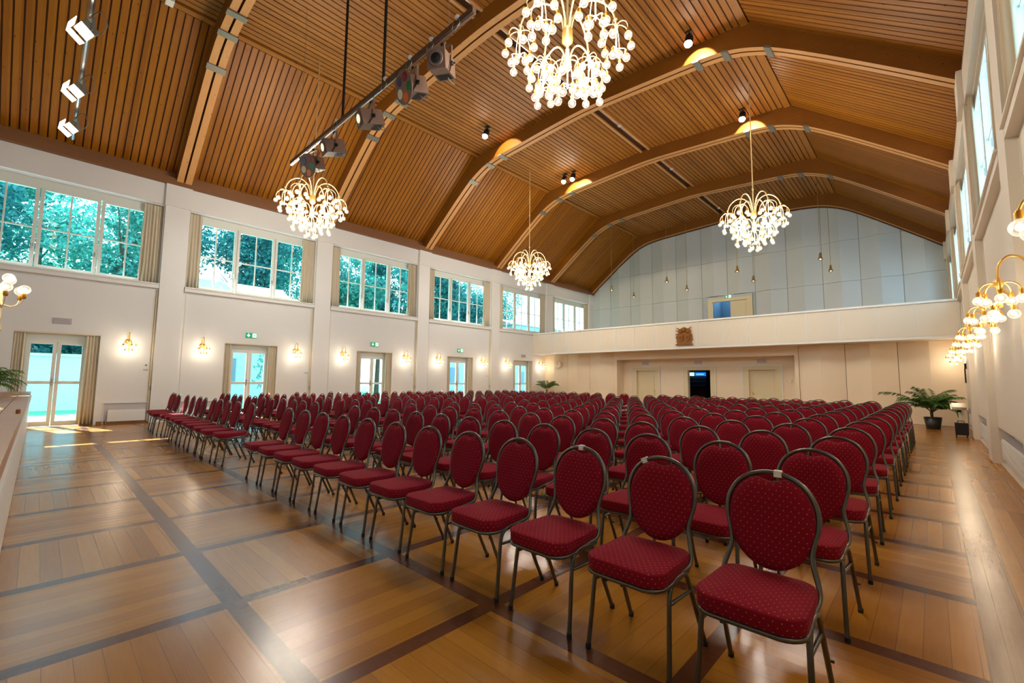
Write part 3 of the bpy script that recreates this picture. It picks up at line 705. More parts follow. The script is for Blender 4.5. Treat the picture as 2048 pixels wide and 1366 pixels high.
def sconce():
    t = thing('wall_sconce', '', 'wall lamp'); B = MT['brass']
    MB().lathe([(.075, 0), (.07, .02), (.03, .045), (.012, .05)], B, n=16, axis=(1, 0, 0)).obj('wall_plate', t)
    P = smooth([(.04, 0, .02), (.06, 0, .12), (.11, 0, .22), (.19, 0, .26), (.26, 0, .20), (.28, 0, .08), (.28, 0, .0)], 4)
    MB().tube(P, .012, B, 8).obj('arm', t)
    mb = MB(); mb.lathe([(.012, .06), (.035, .02), (.04, 0), (.03, -.03), (.016, -.05), (.014, -.20), (.022, -.22), (.01, -.24)], B, (.28, 0, 0), 12)
    top, low = [], []
    for k in range(5):
        a = 2*pi*k/5+.3; mb.tube([Vector(q)+Vector((.28, 0, 0)) for q in arc(.03, -.01, .12, .05, a, drop=.08)], .0075, B, 6); top.append((.28+.15*math.cos(a), .15*math.sin(a), -.11))
    for k in range(3):
        a = 2*pi*k/3+.9; mb.tube([Vector(q)+Vector((.28, 0, 0)) for q in arc(.015, -.2, .07, .02, a, drop=.03)], .006, B, 6); low.append((.28+.085*math.cos(a), .085*math.sin(a), -.25))
    h = mb.obj('branch_hub', t)
    for p in top+low: bulb(h, p, BULBS)
    return t
SC0 = None
for side, x, rz in (('left', XL, 0), ('right', XR, pi)):
    for i, c in enumerate(BAY[1:6]):
        for e, y in (('near', c-1.43), ('far', c+1.41)):
            if y < -.5: continue
            lab = 'brass wall sconce with lit globe bulbs, %s wall, %s side of the %s bay' % (side, e, ORD[i])
            if SC0 is None: SC0 = s_ = sconce()
            else: s_ = dup(SC0, None)
            s_.location = (x, y, 2.34); s_.rotation_euler = (0, 0, rz); s_['label'] = lab; s_['group'] = 'brass sconces along the side walls'
            plight('sconce_light', (x+(.28 if side == 'left' else -.28), y, 2.17), P_SCONCE, .10)
def chandelier():
    t = thing('chandelier', '', 'chandelier'); B = MT['gold']
    # origin at the ceiling; heights below are absolute minus ceiling height
    H = 10.69
    MB().lathe([(.0, .0), (.05, -.0), (.045, -.05), (.015, -.07)], B, n=14).obj('ceiling_rose', t)
    mb = MB(); mb.tube([(0, 0, -.05), (0, 0, 6.05-H)], .017, B, 8); mb.lathe([(.02, -.035), (.035, 0), (.02, .035)], B, (0, 0, 7.17-H), 12); mb.obj('rod', t)
    mb = MB(); mb.lathe([(.03, .14), (.075, .10), (.08, -.08), (.03, -.14)], MT['brass'], (0, 0, 6.40-H), 14); mb.lathe([(.02, .10), (.055, .06), (.06, -.06), (.02, -.12)], MT['brass'], (0, 0, 5.98-H), 14); mb.lathe([(.03, .1), (.03, -.15), (.015, -.2)], B, (0, 0, 6.1-H), 10); mb.obj('centre_body', t)
    hubs = []
    for k in range(6):
        a = 2*pi*k/6+.35; r = .70
        P = smooth([(.05, 0, 6.38), (.07, 0, 6.62), (.17, 0, 6.85), (.35, 0, 6.95), (.54, 0, 6.88), (.66, 0, 6.72), (r, 0, 6.54)], 3)
        mb = MB(); mb.tube([(p.x*math.cos(a), p.x*math.sin(a), p.z-H) for p in P], .015, B, 8); mb.lathe([(.015, -.02), (.026, 0), (.015, .02)], B, (r*math.cos(a), r*math.sin(a), 6.62-H), 10); mb.obj('arm', t)
        hubs.append((r*math.cos(a), r*math.sin(a), 6.52-H))
    HK = (6.12, 5.80, 6.10)
    for k in range(3):
        a = 2*pi*k/3+.85; r = (.42, .30, .42)[k]
        P = smooth([(.04, 0, 5.98), (.06, 0, 6.16), (.14, 0, 6.30), (.24, 0, 6.32), (.35, 0, 6.24), (r, 0, HK[k]+.01)], 3)
        MB().tube([(p.x*math.cos(a), p.x*math.sin(a), p.z-H) for p in P], .013, B, 8).obj('arm', t)
        hubs.append((r*math.cos(a), r*math.sin(a), HK[k]-H))
    cm = MB(); cm.lathe([(.015, .06), (.032, .03), (.034, -.02), (.015, -.05), (.011, -.06), (.011, -.36), (.018, -.38), (.004, -.42)], B, n=10)
    top, low = [], []
    for k in range(6):
        a = 2*pi*k/6; cm.tube(arc(.02, .0, .20, .09, a, drop=.17, n=7), .0075, B, 6); top.append((.22*math.cos(a), .22*math.sin(a), -.215))
    for k in range(4):
        a = 2*pi*k/4+.4; cm.tube(arc(.01, -.36, .135, .02, a, drop=.07, n=6), .0065, B, 6); low.append((.145*math.cos(a), .145*math.sin(a), -.47))
    me = cm.mesh('lamp_cluster'); first = None
    for h in hubs:
        o = bpy.data.objects.new('lamp_cluster', me); C.objects.link(o); o.parent = t; o.location = h
        o.rotation_euler = (0, 0, random.uniform(0, 1))
        for p in top+low: bulb(o, p)
    return t, hubs
CH, hubs = chandelier()
spots = [((-12.45, 4.95), 'brass chandelier of globe bulbs, left behind the spotlight bar'), ((-3.62, 4.95), 'large brass chandelier of globe bulbs nearest the camera, top of view'),
         ((-12.45, 14.25), 'small far brass chandelier at left, near the last windows'), ((-3.62, 14.30), 'brass chandelier at right before the gallery pendants')]
for k, ((x, y), lb) in enumerate(spots):
    o = CH if k == 0 else dup(CH, None)
    o.location = (x, y, 10.65); o['label'] = lb; o['group'] = 'four brass chandeliers'; o.rotation_euler = (0, 0, (-3.32, -3.88, -3.79, -4.26)[k])
    ra = o.rotation_euler[2]
    for h in hubs: plight('chandelier_light', (x+h[0]*math.cos(ra)-h[1]*math.sin(ra), y+h[0]*math.sin(ra)+h[1]*math.cos(ra), 10.65+h[2]-.33), P_CHAND, .12, NEUT)

# gallery pendants
for row, y, nm in ((0, 22.0, 'front'), (1, 24.6, 'rear')):
    for k, x in enumerate((-13.0, -9.75, -6.35, -3.12)):
        z = 6.50; lb = 'small brass bell pendant over the gallery, %s row, %s from left' % (nm, ORD[k])
        o = thing('pendant_lamp', lb, 'pendant lamp', (x, y, z), 0, 'brass pendants over the gallery'); L = zc(x-CX)-z+.02
        MB().tube([(0, 0, .1), (0, 0, L)], .008, MT['pond'], 6).obj('cord', o)
        MB().lathe([(.012, .30), (.035, .29), (.035, .22), (.05, .20), (.05, .13), (.085, .05), (.10, .0), (.095, .0), (.05, .10), (.001, .12)], MT['pond'], n=16).obj('lamp_shade', o)
        MB().sphere((0, 0, .045), .04, MT['lampsoft'], 8, 5).obj('light_bulb', o)
# ceiling spotlights with their lit scallops
CS = None
for (u, y, lb) in ((3.86, 11.05, 'black ceiling spotlight, right, before the third arch'), (3.86, 15.6, 'black ceiling spotlight, right, before the fourth arch'), (-3.35, 10.55, 'black ceiling spotlight, left, before the third arch'), (-3.45, 15.45, 'black double ceiling spotlight, left, before the fourth arch'), (-3.05, 15.55, 'second lamp of the left double spotlight before the fourth arch')):
    if CS is None:
        CS = o = thing('ceiling_spotlight', lb, 'spotlight')
        MB().tube([(0, .1, .42), (0, .1, .20)], .02, MT['black'], 6).box(-.08, .08, .03, .17, .37, .41, MT['black']).obj('bracket', o)
        MB().lathe([(.06, .30), (.10, .26), (.115, 0), (.108, 0), (.10, .03)], MT['black'], n=18, axis=(0, .35, 1)).obj('lamp_housing', o)
        MB().sphere((0, -.012, .0), .095, MT['lampface'], 16, 8).obj('lamp_face', o)
    else: o = dup(CS, None)
    o['label'] = lb; o['group'] = 'ceiling spotlights'; o.location = (CX+u, y, zc(u)-.40)
    l = bpy.data.lights.new('spot_light', 'SPOT'); l.energy = P_SPOT; l.spot_size = 1.45; l.spot_blend = .15; l.shadow_soft_size = .03; l.color = (1, .80, .50)
    lo = bpy.data.objects.new('spot_light', l); C.objects.link(lo); lo.location = (CX+u, y+.18, zc(u)-.30); lo.rotation_euler = Vector((0, .9, -.45)).to_track_quat('-Z', 'Y').to_euler()
SD = None
for y, nm in ((14.0, 'third'), (18.5, 'fourth'), (24.5, 'fifth'), (9.4, 'second')):
    lb = 'small round smoke detector on the ceiling ridge, %s bay' % nm
    if SD is None: SD = o = MB().lathe([(.07, 0), (.075, -.03), (.05, -.05), (.03, -.07)], MT['greyv'], n=14).obj('smoke_detector')
    else: o = SD.copy(); C.objects.link(o)
    o['label'] = lb; o['category'] = 'smoke detector'; o['group'] = 'smoke detectors on the ceiling'; o.location = (CX+.0+.17, y, 10.74)
MB().box(-.12, .12, -.08, .08, -.07, 0, MT['white']).obj('ceiling_box', label='white box on the ceiling board at the top left edge', category='box').location = (-13.0, 1.55, 10.45)

# ------------------------------------------------------------------ light bars
def hangbar(name, x0, x1, y, z, lab):
    t = thing(name, lab, 'lighting bar', (0, y, z)); m = MT['brownbar']
    MB().box(x0, x1, -.035, .035, -.05, .05, m).obj('rail', t)
    MB().box(x0, x1, -.012, .012, -.06, -.05, MT['chrome']).obj('cable_track', t)
    return t
t = hangbar('lighting_bar', -11.5, -4.6, 4.0, 6.75, 'long brown ceiling bar carrying five theatre spotlights')
for x in (-8.73, -7.12): MB().tube([(x, 0, .05), (x+.0, .0, zc(x-CX)-6.75)], .028, MT['black'], 8).obj('pole', t)
for x in (-11.0, -5.2): MB().tube([(x, 0, .05), (x, 0, zc(x-CX)-6.75)], .004, MT['steel'], 5).obj('steel_wire', t)
for x in (-10.3, -8.95, -7.0, -6.2, -5.6, -4.95):
    mb = MB(); mb.lathe([(.03, -.03), (.045, 0), (.03, .03)], MT['white'], (x, -.03, .07), 10, (0, 1, 0)); mb.tube([(x-.08, -.04, .02), (x-.1, -.06, -.1), (x, -.07, -.16), (x+.08, -.05, -.08), (x+.05, -.04, .02)], .006, MT['steel'], 5); mb.obj('clamp', t)
def theatre_lamp(lab, loc, rz, tilt, lens='lampdim', wheel=False, scale=1.):
    t = thing('theatre_spotlight', lab, 'spotlight', loc, rz, 'theatre spotlights on the long bar'); Bm = MT['brown']
    Rm = Matrix.Translation((0, 0, -.42)) @ Matrix.Rotation(tilt, 4, 'X')
    # yoke
    mb = MB()
    for s in (-1, 1): mb.box(s*.16-.006, s*.16+.006, -.02, .02, -.42, -.12, Bm)
    mb.box(-.16, .16, -.02, .02, -.13, -.115, Bm); mb.lathe([(.03, 0), (.03, .05)], MT['black'], (0, 0, -.115), 8); mb.obj('yoke', t)
    mb = MB(); mb.obox(Rm, .28, .42, .28, Bm); mb.obox(Rm @ Matrix.Translation((0, -.215, 0)), .30, .02, .30, Bm)
    for k in range(5): mb.obox(Rm @ Matrix.Translation((.0, .02+k*.035, -.142)), .22, .015, .01, MT['black'])
    mb.obj('housing', t)
    c = Rm @ Vector((0, -.228, 0)); ax = (Rm.to_3x3() @ Vector((0, -1, 0)))
    face = {'dark': MT['black'], 'glow': MT['dimlens']}[lens]
    mb = MB(); mb.lathe([(.115, -.005), (.12, .01), (.105, .012)], Bm, c, 20, ax); mb.obj('lens_ring', t)
    MB().lathe([(.10, 0), (.07, .018), (.001, .028)], face, c, 18, ax).obj('lens', t)
    mb = MB()
    for s in (-1, 1): mb.lathe([(.035, 0), (.035, .02), (.012, .025), (.012, .06)], MT['black'], (s*.165, 0, -.42), 10, (s, 0, 0))
    mb.tube([(.16, 0, -.42), (.17, -.08, -.6)], .01, MT['black'], 6); mb.obj('tilt_knob', t)
    MB().tube(smooth([(.05, .2, -.42), (.12, .24, -.60), (.03, .1, -.5), (.0, .05, -.1), (.05, .03, -.02)], 3), .007, MT['steel'], 5).obj('cable', t)
    if wheel:
        wc = Rm @ Vector((.13, -.26, -.10)); W = MB().lathe([(.26, 0), (.26, .008)], Bm, wc, 28, ax).obj('colour_wheel', t)
        e1 = Rm.to_3x3() @ Vector((1, 0, 0)); e2 = Rm.to_3x3() @ Vector((0, 0, 1))
        for k, mm in enumerate((MT['gblue'], MT['gred'], MT['ggreen'], MT['gor'], MT['cream'])):
            a = 2.2-2*pi*k/5; q = wc+(e1*math.cos(a)+e2*math.sin(a))*.155+Vector(ax)*.009
            MB().lathe([(.078, 0), (.07, .005)], mm, q, 16, ax).obj('colour_filter', W, label=('blue', 'red', 'green', 'orange', 'open')[k]+' filter of the colour wheel')
    return t
theatre_lamp('brown theatre spotlight with colour wheel at the far left end of the bar', (-10.15, 4.0, 6.70), .25, .3, 'glow', True)
theatre_lamp('brown theatre spotlight, second from left on the long bar', (-9.1, 4.0, 6.70), -.1, .3, 'glow')
theatre_lamp('brown theatre spotlight in the middle of the long bar, right of the second pole', (-7.55, 4.0, 6.70), -.15, .3, 'glow')
theatre_lamp('brown theatre spotlight with red, green and orange colour wheel', (-6.15, 4.0, 6.70), -.1, .3, 'dark', True)
theatre_lamp('pale brown theatre spotlight with dark round mesh, right end of the bar', (-5.35, 4.0, 6.69), .5, .2, 'dark')
t = hangbar('lighting_bar', -13.95, -2.2, .155, 6.75, 'thin dark bar at the top left with lit floodlights')
for x in (-12.9, -3.2): MB().tube([(x, 0, .05), (x, 0, zc(x-CX)-6.75)], .006, MT['steel'], 5).obj('steel_wire', t)
for k, (x, nm) in enumerate(((-8.95, 'topmost and brightest'), (-11.0, 'middle'), (-12.75, 'lowest and farthest'))):
    f = thing('floodlight', 'lit square floodlight on the top left bar, %s of three' % nm, 'floodlight', (x, .155, 6.685), .3, 'lit floodlights on the left bar')
    Rm = Matrix.Translation((0, -.05, -.22)) @ Matrix.Rotation(.95, 4, 'X')
    MB().box(-.14, -.13, -.02, .02, -.24, -.02, MT['steel']).box(.13, .14, -.02, .02, -.24, -.02, MT['steel']).box(-.14, .14, -.02, .02, -.03, -.02, MT['steel']).obj('yoke', f)
    MB().obox(Rm @ Matrix.Translation((0, .05, 0)), .25, .10, .20, MT['steel']).obj('housing', f)
    MB().obox(Rm @ Matrix.Translation((0, -.006, 0)), .22, .01, .17, MT['lampsoft']).obj('lamp_face', f)
    mb = MB(); mb.obox(Rm @ Matrix.Translation((0, -.07, .13)) @ Matrix.Rotation(.5, 4, 'X'), .25, .14, .006, MT['lampsoft']); mb.obox(Rm @ Matrix.Translation((-.16, -.07, 0)) @ Matrix.Rotation(.5, 4, 'Z'), .006, .14, .20, MT['lampsoft']); mb.obj('barn_door', f)  # flaps emit, standing in for the lamp's light falling on them
    MB().tube(smooth([(.1, .1, -.2), (.25, .12, -.1), (.2, .05, .1), (.05, 0, .02)], 3), .007, MT['steel'], 5).obj('cable', f)
    l = bpy.data.lights.new('flood_light', 'SPOT'); l.energy = 120; l.spot_size = 1.6; l.spot_blend = .6; l.shadow_soft_size = .1; l.color = (1, .88, .70)
    lo = bpy.data.objects.new('flood_light', l); C.objects.link(lo); lo.location = (x+.1, -.1, 6.42); lo.rotation_euler = Vector((.1, -1, -.9)).to_track_quat('-Z', 'Y').to_euler()

# ------------------------------------------------------------------ stage and what stands on it
t = thing('stage', 'raised stage with worn wooden deck and white boarded front, left edge', 'stage', (0, 0, 0))
MB().box(XL+.02, -2.0, Y0, -.26, .80, .93, MT['stage']).obj('deck', t)
MB().box(XL+.02, -2.0, -.25, -.09, .84, .935, MT['stage']).obj('edge_board', t)
mb = MB(); mb.box(XL+.02, -2.0, -.14, -.11, .0, .84, MT['stagew'])
k = XL+.05
while k < -2.05: mb.box(k, k+.135, -.11, -.10, .03, .83, MT['stagew']); k += .147
mb.obj('front_boards', t)
MB().box(XL+.02, -2.0, -.10, -.075, .78, .84, MT['stagew']).obj('front_rail', t)
MB().box(-2.03, -2.0, Y0, -.12, 0, .8, MT['stagew']).obj('side_panel', t)
MB().lathe([(.02, 0), (.02, .07), (.015, .08)], MT['carve'], (-7.2, -.12, .90), 10).obj('stop_peg', t)
t = thing('candelabrum', 'tall brass standing candelabrum with upright globe bulbs, cut by the left edge', 'standing lamp', (-8.2, -.375, .932))
B = MT['gold']; S0 = .27
mb = MB(); mb.lathe([(.12, 0), (.11, .02), (.03, .05), (.022, .09), (.019, .6), (.03, .62), (.018, .68), (.018, .94), (.034, .96), (.03, .98), (.019, 1.0), (.016, 1.09), (.024, 1.10), (.014, 1.11), (.013, 1.0+S0)], B, n=14); mb.obj('stem', t)
mb = MB(); mb.lathe([(.016, .96+S0), (.03, .99+S0), (.026, 1.01+S0), (.013, 1.04+S0), (.012, 1.26+S0), (.004, 1.28+S0)], B, n=12); pp = []
for k in range(6):
    a = 2*pi*k/6+.2; P = smooth([(.02, 0, 1.0), (.10, 0, .985), (.17, 0, 1.03), (.195, 0, 1.10)], 3); mb.tube([(p.x*math.cos(a), p.x*math.sin(a), p.z+S0) for p in P], .0045, B, 6); pp.append((.195*math.cos(a), .195*math.sin(a), 1.13+S0))
for k in range(3):
    a = 2*pi*k/3+.5; P = smooth([(.01, 0, 1.15), (.05, 0, 1.15), (.09, 0, 1.19), (.10, 0, 1.22)], 3); mb.tube([(p.x*math.cos(a), p.x*math.sin(a), p.z+S0) for p in P], .0045, B, 6); pp.append((.10*math.cos(a), .10*math.sin(a), 1.25+S0))
hb = mb.obj('branches', t)
for p in pp: bulb(hb, p, BULB, True)
plight('candelabrum_light', (-8.2, -.375, 2.5), 14, .1)

def frond(mb, L, bend, az, el, leaf_l=.28, n=15, w=.012, m=None, seed=0):
    rg = random.Random(seed); m = m or MT['leaf']; pts = []; p = Vector((0, 0, 0)); e = el
    N = 14
    for i in range(N+1):
        pts.append(p.copy()); d = Vector((math.cos(az)*math.cos(e), math.sin(az)*math.cos(e), math.sin(e))); p = p+d*(L/N); e -= bend/N*(.4+1.2*i/N)
    mb.tube(pts, [.007*(1-.75*i/N) for i in range(N+1)], MT['stemm'], 5)
    side = Vector((-math.sin(az), math.cos(az), 0))
    for k in range(n):
        t_ = .30+.70*k/(n-1); i = min(N-1, int(t_*N)); fr = t_*N-i; q = pts[i].lerp(pts[i+1], min(fr, 1)); tan = (pts[i+1]-pts[i]).normalized()
        ll = leaf_l*(.55+.75*math.sin(pi*min(1, (t_-.2)*1.05)))*rg.uniform(.85, 1.1)
        for s in (-1, 1):
            d = (side*s*.8+tan*.75+Vector((0, 0, -.05))).normalized(); a = q; c1 = q+d*ll*.5; c2 = q+d*ll+Vector((0, 0, -ll*.38)); wd = tan*w
            vs = [a, c1-wd+Vector((0, 0, .004)), c1+wd, c2, a+Vector((0, 0, -.002)), c1-wd, c1+wd+Vector((0, 0, -.004)), c2]
            mb.add(vs, [(0, 1, 2), (1, 3, 2), (4, 6, 5), (5, 6, 7)], m)
def palm(lab, loc, pot, specs, stemh=.25, seed=1, base=None):
    t = thing('potted_palm', lab, 'potted plant', loc)
    r, h = pot
    if r:
        MB().lathe([(r*.72, 0), (r*.76, .01), (r, h), (r*.95, h), (r*.93, h-.03)], MT['potm'], n=24).obj('pot', t)
        MB().lathe([(.001, h-.035), (r*.93, h-.03)], MT['soil'], n=16).obj('soil', t)
    mb = MB(); rg = random.Random(seed)
    for k in range(5): a = rg.uniform(0, 6); mb.tube([(.03*math.cos(a), .03*math.sin(a), h-.03), (.05*math.cos(a), .05*math.sin(a), h+stemh)], [.02, .012], MT['stemm'], 6)
    mb.obj('stem', t)
    for k, (L, bend, az, el, ll) in enumerate(specs):
        f = MB(); frond(f, L, bend, az, el, ll, 18, .015, None, seed*50+k); o = f.obj('frond', t); o.location = (0, 0, h+stemh*.6)
    return t
rg = random.Random(5)
sp = [(rg.uniform(.55, .92), rg.uniform(.9, 1.5), k_*.35, rg.uniform(.75, 1.5), .21) for k_ in range(38)]+[(1.35, 1.05, pi+.1, .85, .26), (.7, 2.3, .3, .9, .28), (.7, 2.2, 5.9, 1.0, .28)]
palm('potted palm in a black pot near the right end of the back wall', (-.04, 18.95, 0), (.215, .36), sp, .22, 3)
sp = [(.8, 1.3, rg.uniform(0, 6.3), rg.uniform(.95, 1.5), .22) for _ in range(14)]
palm('potted palm in the far left corner under the wall clock', (-15.9, 19.75, 0), (.2, .45), sp, .4, 4)
# planter boxes on the stage
for k, (x, y, lb) in enumerate(((-12.6, -.75, 'leafy palm in a pale planter on the stage, left edge'),)):
    t = thing('planter_box', 'long pale planter box on the stage beside the left wall', 'planter', (x, y-.05, .93))
    MB().box(-1.2, .9, -.15, .15, 0, .12, MT['planter']).obj('box', t)
    MB().box(-1.17, .87, -.12, .12, .12, .125, MT['soil']).obj('soil', t)
    for j, px in enumerate((-.9, -.25, .5)):
        tt = thing('potted_palm', ('low palm at the wall end of the stage planter', 'drooping palm in the middle of the stage planter', 'spreading palm at the near end of the stage planter')[j], 'potted plant', (x+px, y-.05, 1.055))
        rg = random.Random(20+j)
        for q in range(12):
            f = MB(); frond(f, rg.uniform(.4, .72), 1.5, rg.uniform(0, 6.3), rg.uniform(.7, 1.45), .18, 14, .011, None, 70+j*20+q); f.obj('frond', tt)
# trolley with case near the right wall
t = thing('tripod_stand', 'thin white metal stand with silver tray against the right wall', 'stand', (.50, 17.3, 0))
mb = MB(); mb.tube([(0, 0, .1), (0, 0, .72)], .012, MT['white'], 8); mb.obj('pole', t)
for a in (0, 2.1, 4.2): MB().tube([(0, 0, .25), (.16*math.cos(a), .16*math.sin(a), .01)], .008, MT['white'], 6).obj('leg', t)
mm = Matrix.Translation((0, 0, .75)) @ Matrix.Rotation(.25, 4, 'X'); MB().obox(mm, .34, .5, .02, MT['chrome']).obox(mm @ Matrix.Translation((0, 0, .05)), .28, .42, .015, MT['chrome']).obj('tray', t)
MB().box(-.04, .04, -.05, .05, .62, .71, MT['black']).obj('clamp', t)
t = thing('wheeled_case', 'small black wheeled case on the floor by the right wall', 'case', (.50, 16.75, 0))
MB().box(-.12, .13, -.16, .16, .05, .36, MT['black']).obj('body', t)
MB().tube([(-.06, 0, .36), (-.06, 0, .41), (.06, 0, .41), (.06, 0, .36)], .01, MT['black'], 6).obj('handle', t)
for x in (-.1, .1):
    for y in (-.13, .13): MB().lathe([(.03, -.012), (.03, .012)], MT['rubber'], (x, y, .03), 10, (1, 0, 0)).obj('wheel', t)
MB().tube([(XR-.04, 19.6, 1.42), (XR-.04, 19.6, 1.85)], .018, MT['black'], 6).box(XR-.05, XR, 19.58, 19.62, 1.85, 2.02, MT['black']).obj('wall_rod', label='dark rod hanging on the right wall beside the back palm', category='rod')

# ------------------------------------------------------------------ banquet chairs
def rrect(x0, x1, y0, y1, r, n=5, bow=0.):
    pts = []
    for cx_, cy_, a0 in ((x1-r, y1-r, 0), (x0+r, y1-r, pi/2), (x0+r, y0+r, pi), (x1-r, y0+r, 1.5*pi)):
        for k in range(n+1):
            a = a0+pi/2*k/n; pts.append((cx_+r*math.cos(a), cy_+r*math.sin(a)))
    return pts
def seat_ring(z, ins, fr=1.):
    out = []
    for x, y in rrect(-.20+ins, .20-ins, -.28+ins, .14-ins, max(.02, .075-ins*.6)):
        w_ = 1-.10*max(0, (y+.05)/.2); bow = -.018*(1-(x/.2)**2) if y < -.15 else 0
        out.append((x*w_, y+bow, z))
    return out
def make_chair():
    t = thing('banquet_chair', '', 'chair'); m = MT['chairm']
    mb = MB(); mb.loft([seat_ring(.416, .006), seat_ring(.420, -.001), seat_ring(.424, -.003), seat_ring(.476, -.005), seat_ring(.480, -.003), seat_ring(.4835, .001), seat_ring(.4855, .008), seat_ring(.488, .03), seat_ring(.493, .08), seat_ring(.495, .13)], MT['fab'])
    mb.obj('seat_cushion', t, uv=True)
    mb = MB(); pts = [(x, y, .408) for x, y, z in seat_ring(.405, .004)]; mb.tube(pts, .0115, m, 6, closed=True); mb.box(-.17, .17, -.2, .08, .405, .418, MT['black']); mb.obj('seat_frame', t)
    # backrest pad
    def tilt(z): return .135+(z-.5)*.17
    def pad(ins, dy):
        out = []; n = 48
        for k in range(n):
            a = 2*pi*k/n; ca, sa = math.cos(a), math.sin(a); ex = 2/2.3 if sa > 0 else 1; x = (.178-ins)*math.copysign(abs(ca)**ex, ca); z = .703+(.205-ins)*math.copysign(abs(sa)**ex, sa)
            if math.sin(a) > .8: z -= .014*(1+math.cos(pi*min(1, abs(x)/.08)))
            out.append((x, tilt(z)+dy, z))
        return out
    mb = MB(); mb.loft([pad(.07, -.034), pad(.035, -.031), pad(.012, -.024), pad(.0, -.008), pad(.0, .010), pad(.012, .022), pad(.05, .028)], MT['fab'])
    mb.obj('backrest', t, uv=True)
    half = [(.186, -.05, .425), (.193, .03, .428), (.194, .085, .445), (.188, .110, .490), (.172, .130, .545), (.164, .142, .590), (.171, .155, .640), (.184, .167, .690), (.190, .175, .735), (.186, .184, .780), (.170, .193, .825), (.140, .201, .868), (.096, .207, .900), (.048, .210, .918), (0, .211, .923)]
    P = smooth(half+[(-x, y, z) for x, y, z in half[::-1][1:]], 3)
    MB().tube(P, .0112, m, 8).obj('back_frame', t)
    for s in (-1, 1):
        fp = smooth([(s*.212, -.222, .012), (s*.205, -.20, .18), (s*.199, -.18, .34), (s*.196, -.155, .395), (s*.194, -.105, .418), (s*.193, -.045, .420)], 3)
        mb = MB(); mb.tube(fp, .0115, m, 8); mb.lathe([(.014, 0), (.014, .025)], MT['rubber'], (s*.212, -.223, 0), 8); mb.obj('leg', t)
        rp = smooth([(s*.193, -.045, .420), (s*.194, .005, .414), (s*.196, .035, .385), (s*.201, .095, .26), (s*.209, .215, .012)], 3)
        mb = MB(); mb.tube(rp, .0115, m, 8); mb.lathe([(.014, 0), (.014, .025)], MT['rubber'], (s*.209, .216, 0), 8); mb.lathe([(.006, 0), (.006, .012)], MT['rubber'], (s*.216, .13, .19), 6, (s, 0, 0)); mb.obj('leg', t)
        MB().tube([(s*.199, -.178, .33), (s*.198, .066, .318)], .009, m, 6).obj('stretcher', t)
    return t
chair0 = make_chair(); kids(chair0)
rg = random.Random(11); used = False
rowsY = [2.235+.99*k for k in range(13)]
blocks = []
for k, y in enumerate(rowsY):
    R = [(-.585-.543*j, 'right', j) for j in range(12)]
    if k == 0: Lb = [(-14.60+.588*j, 'left', j) for j in range(12)]
    else: Lb = [(-13.93+.541*j, 'left', j) for j in range(12)]
    for x, side, j in R+Lb:
        if used: o = dup(chair0, None)
        else: o = chair0; used = True
        row = ('front' if k == 0 else 'back' if k == 12 else ORD[k])+' row'
        if side == 'right':
            pos = 'window-side end seat by the right wall' if j == 0 else ('aisle-end seat' if j == 11 else ORD[j]+' from the right wall side')
            lb = 'red dotted round-back chair, %s, right block, %s' % (row, 'end seat by right wall' if j == 0 else 'seat on the aisle' if j == 11 else pos)
        else:
            jj = 11-j
            lb = 'red dotted round-back chair, %s, left block, %s' % (row, 'end seat by garden doors' if j == 0 else 'seat on the aisle' if j == 11 else ORD[j]+' from the left wall side')
        o['label'] = lb; o['group'] = 'red banquet chairs in rows'
        amp = 1 if k else (1.3 if side == 'left' else .35)
        if k == 0 and side == 'right' and j < 4: amp = .1
        o.location = (x+rg.uniform(-.018, .018)*amp, y+rg.uniform(-.03, .03)*amp, 0); o.rotation_euler = (0, 0, rg.uniform(-.05, .05)*amp)
        if k == 0 and side == 'right' and j in (0, 1, 2):
            mp = {0: (.03, .923), 1: (-.105, .901), 2: (0, .924)}[j]; xx, zz = mp
            mm = Matrix.Translation((xx, .209, zz-.002)) @ Matrix.Rotation(-.45 if j == 1 else 0, 4, 'Y')
            MB().obox(mm, .032, .029, .030, MT['tape']).obj('tape', o, label='strip of white tape on the frame')

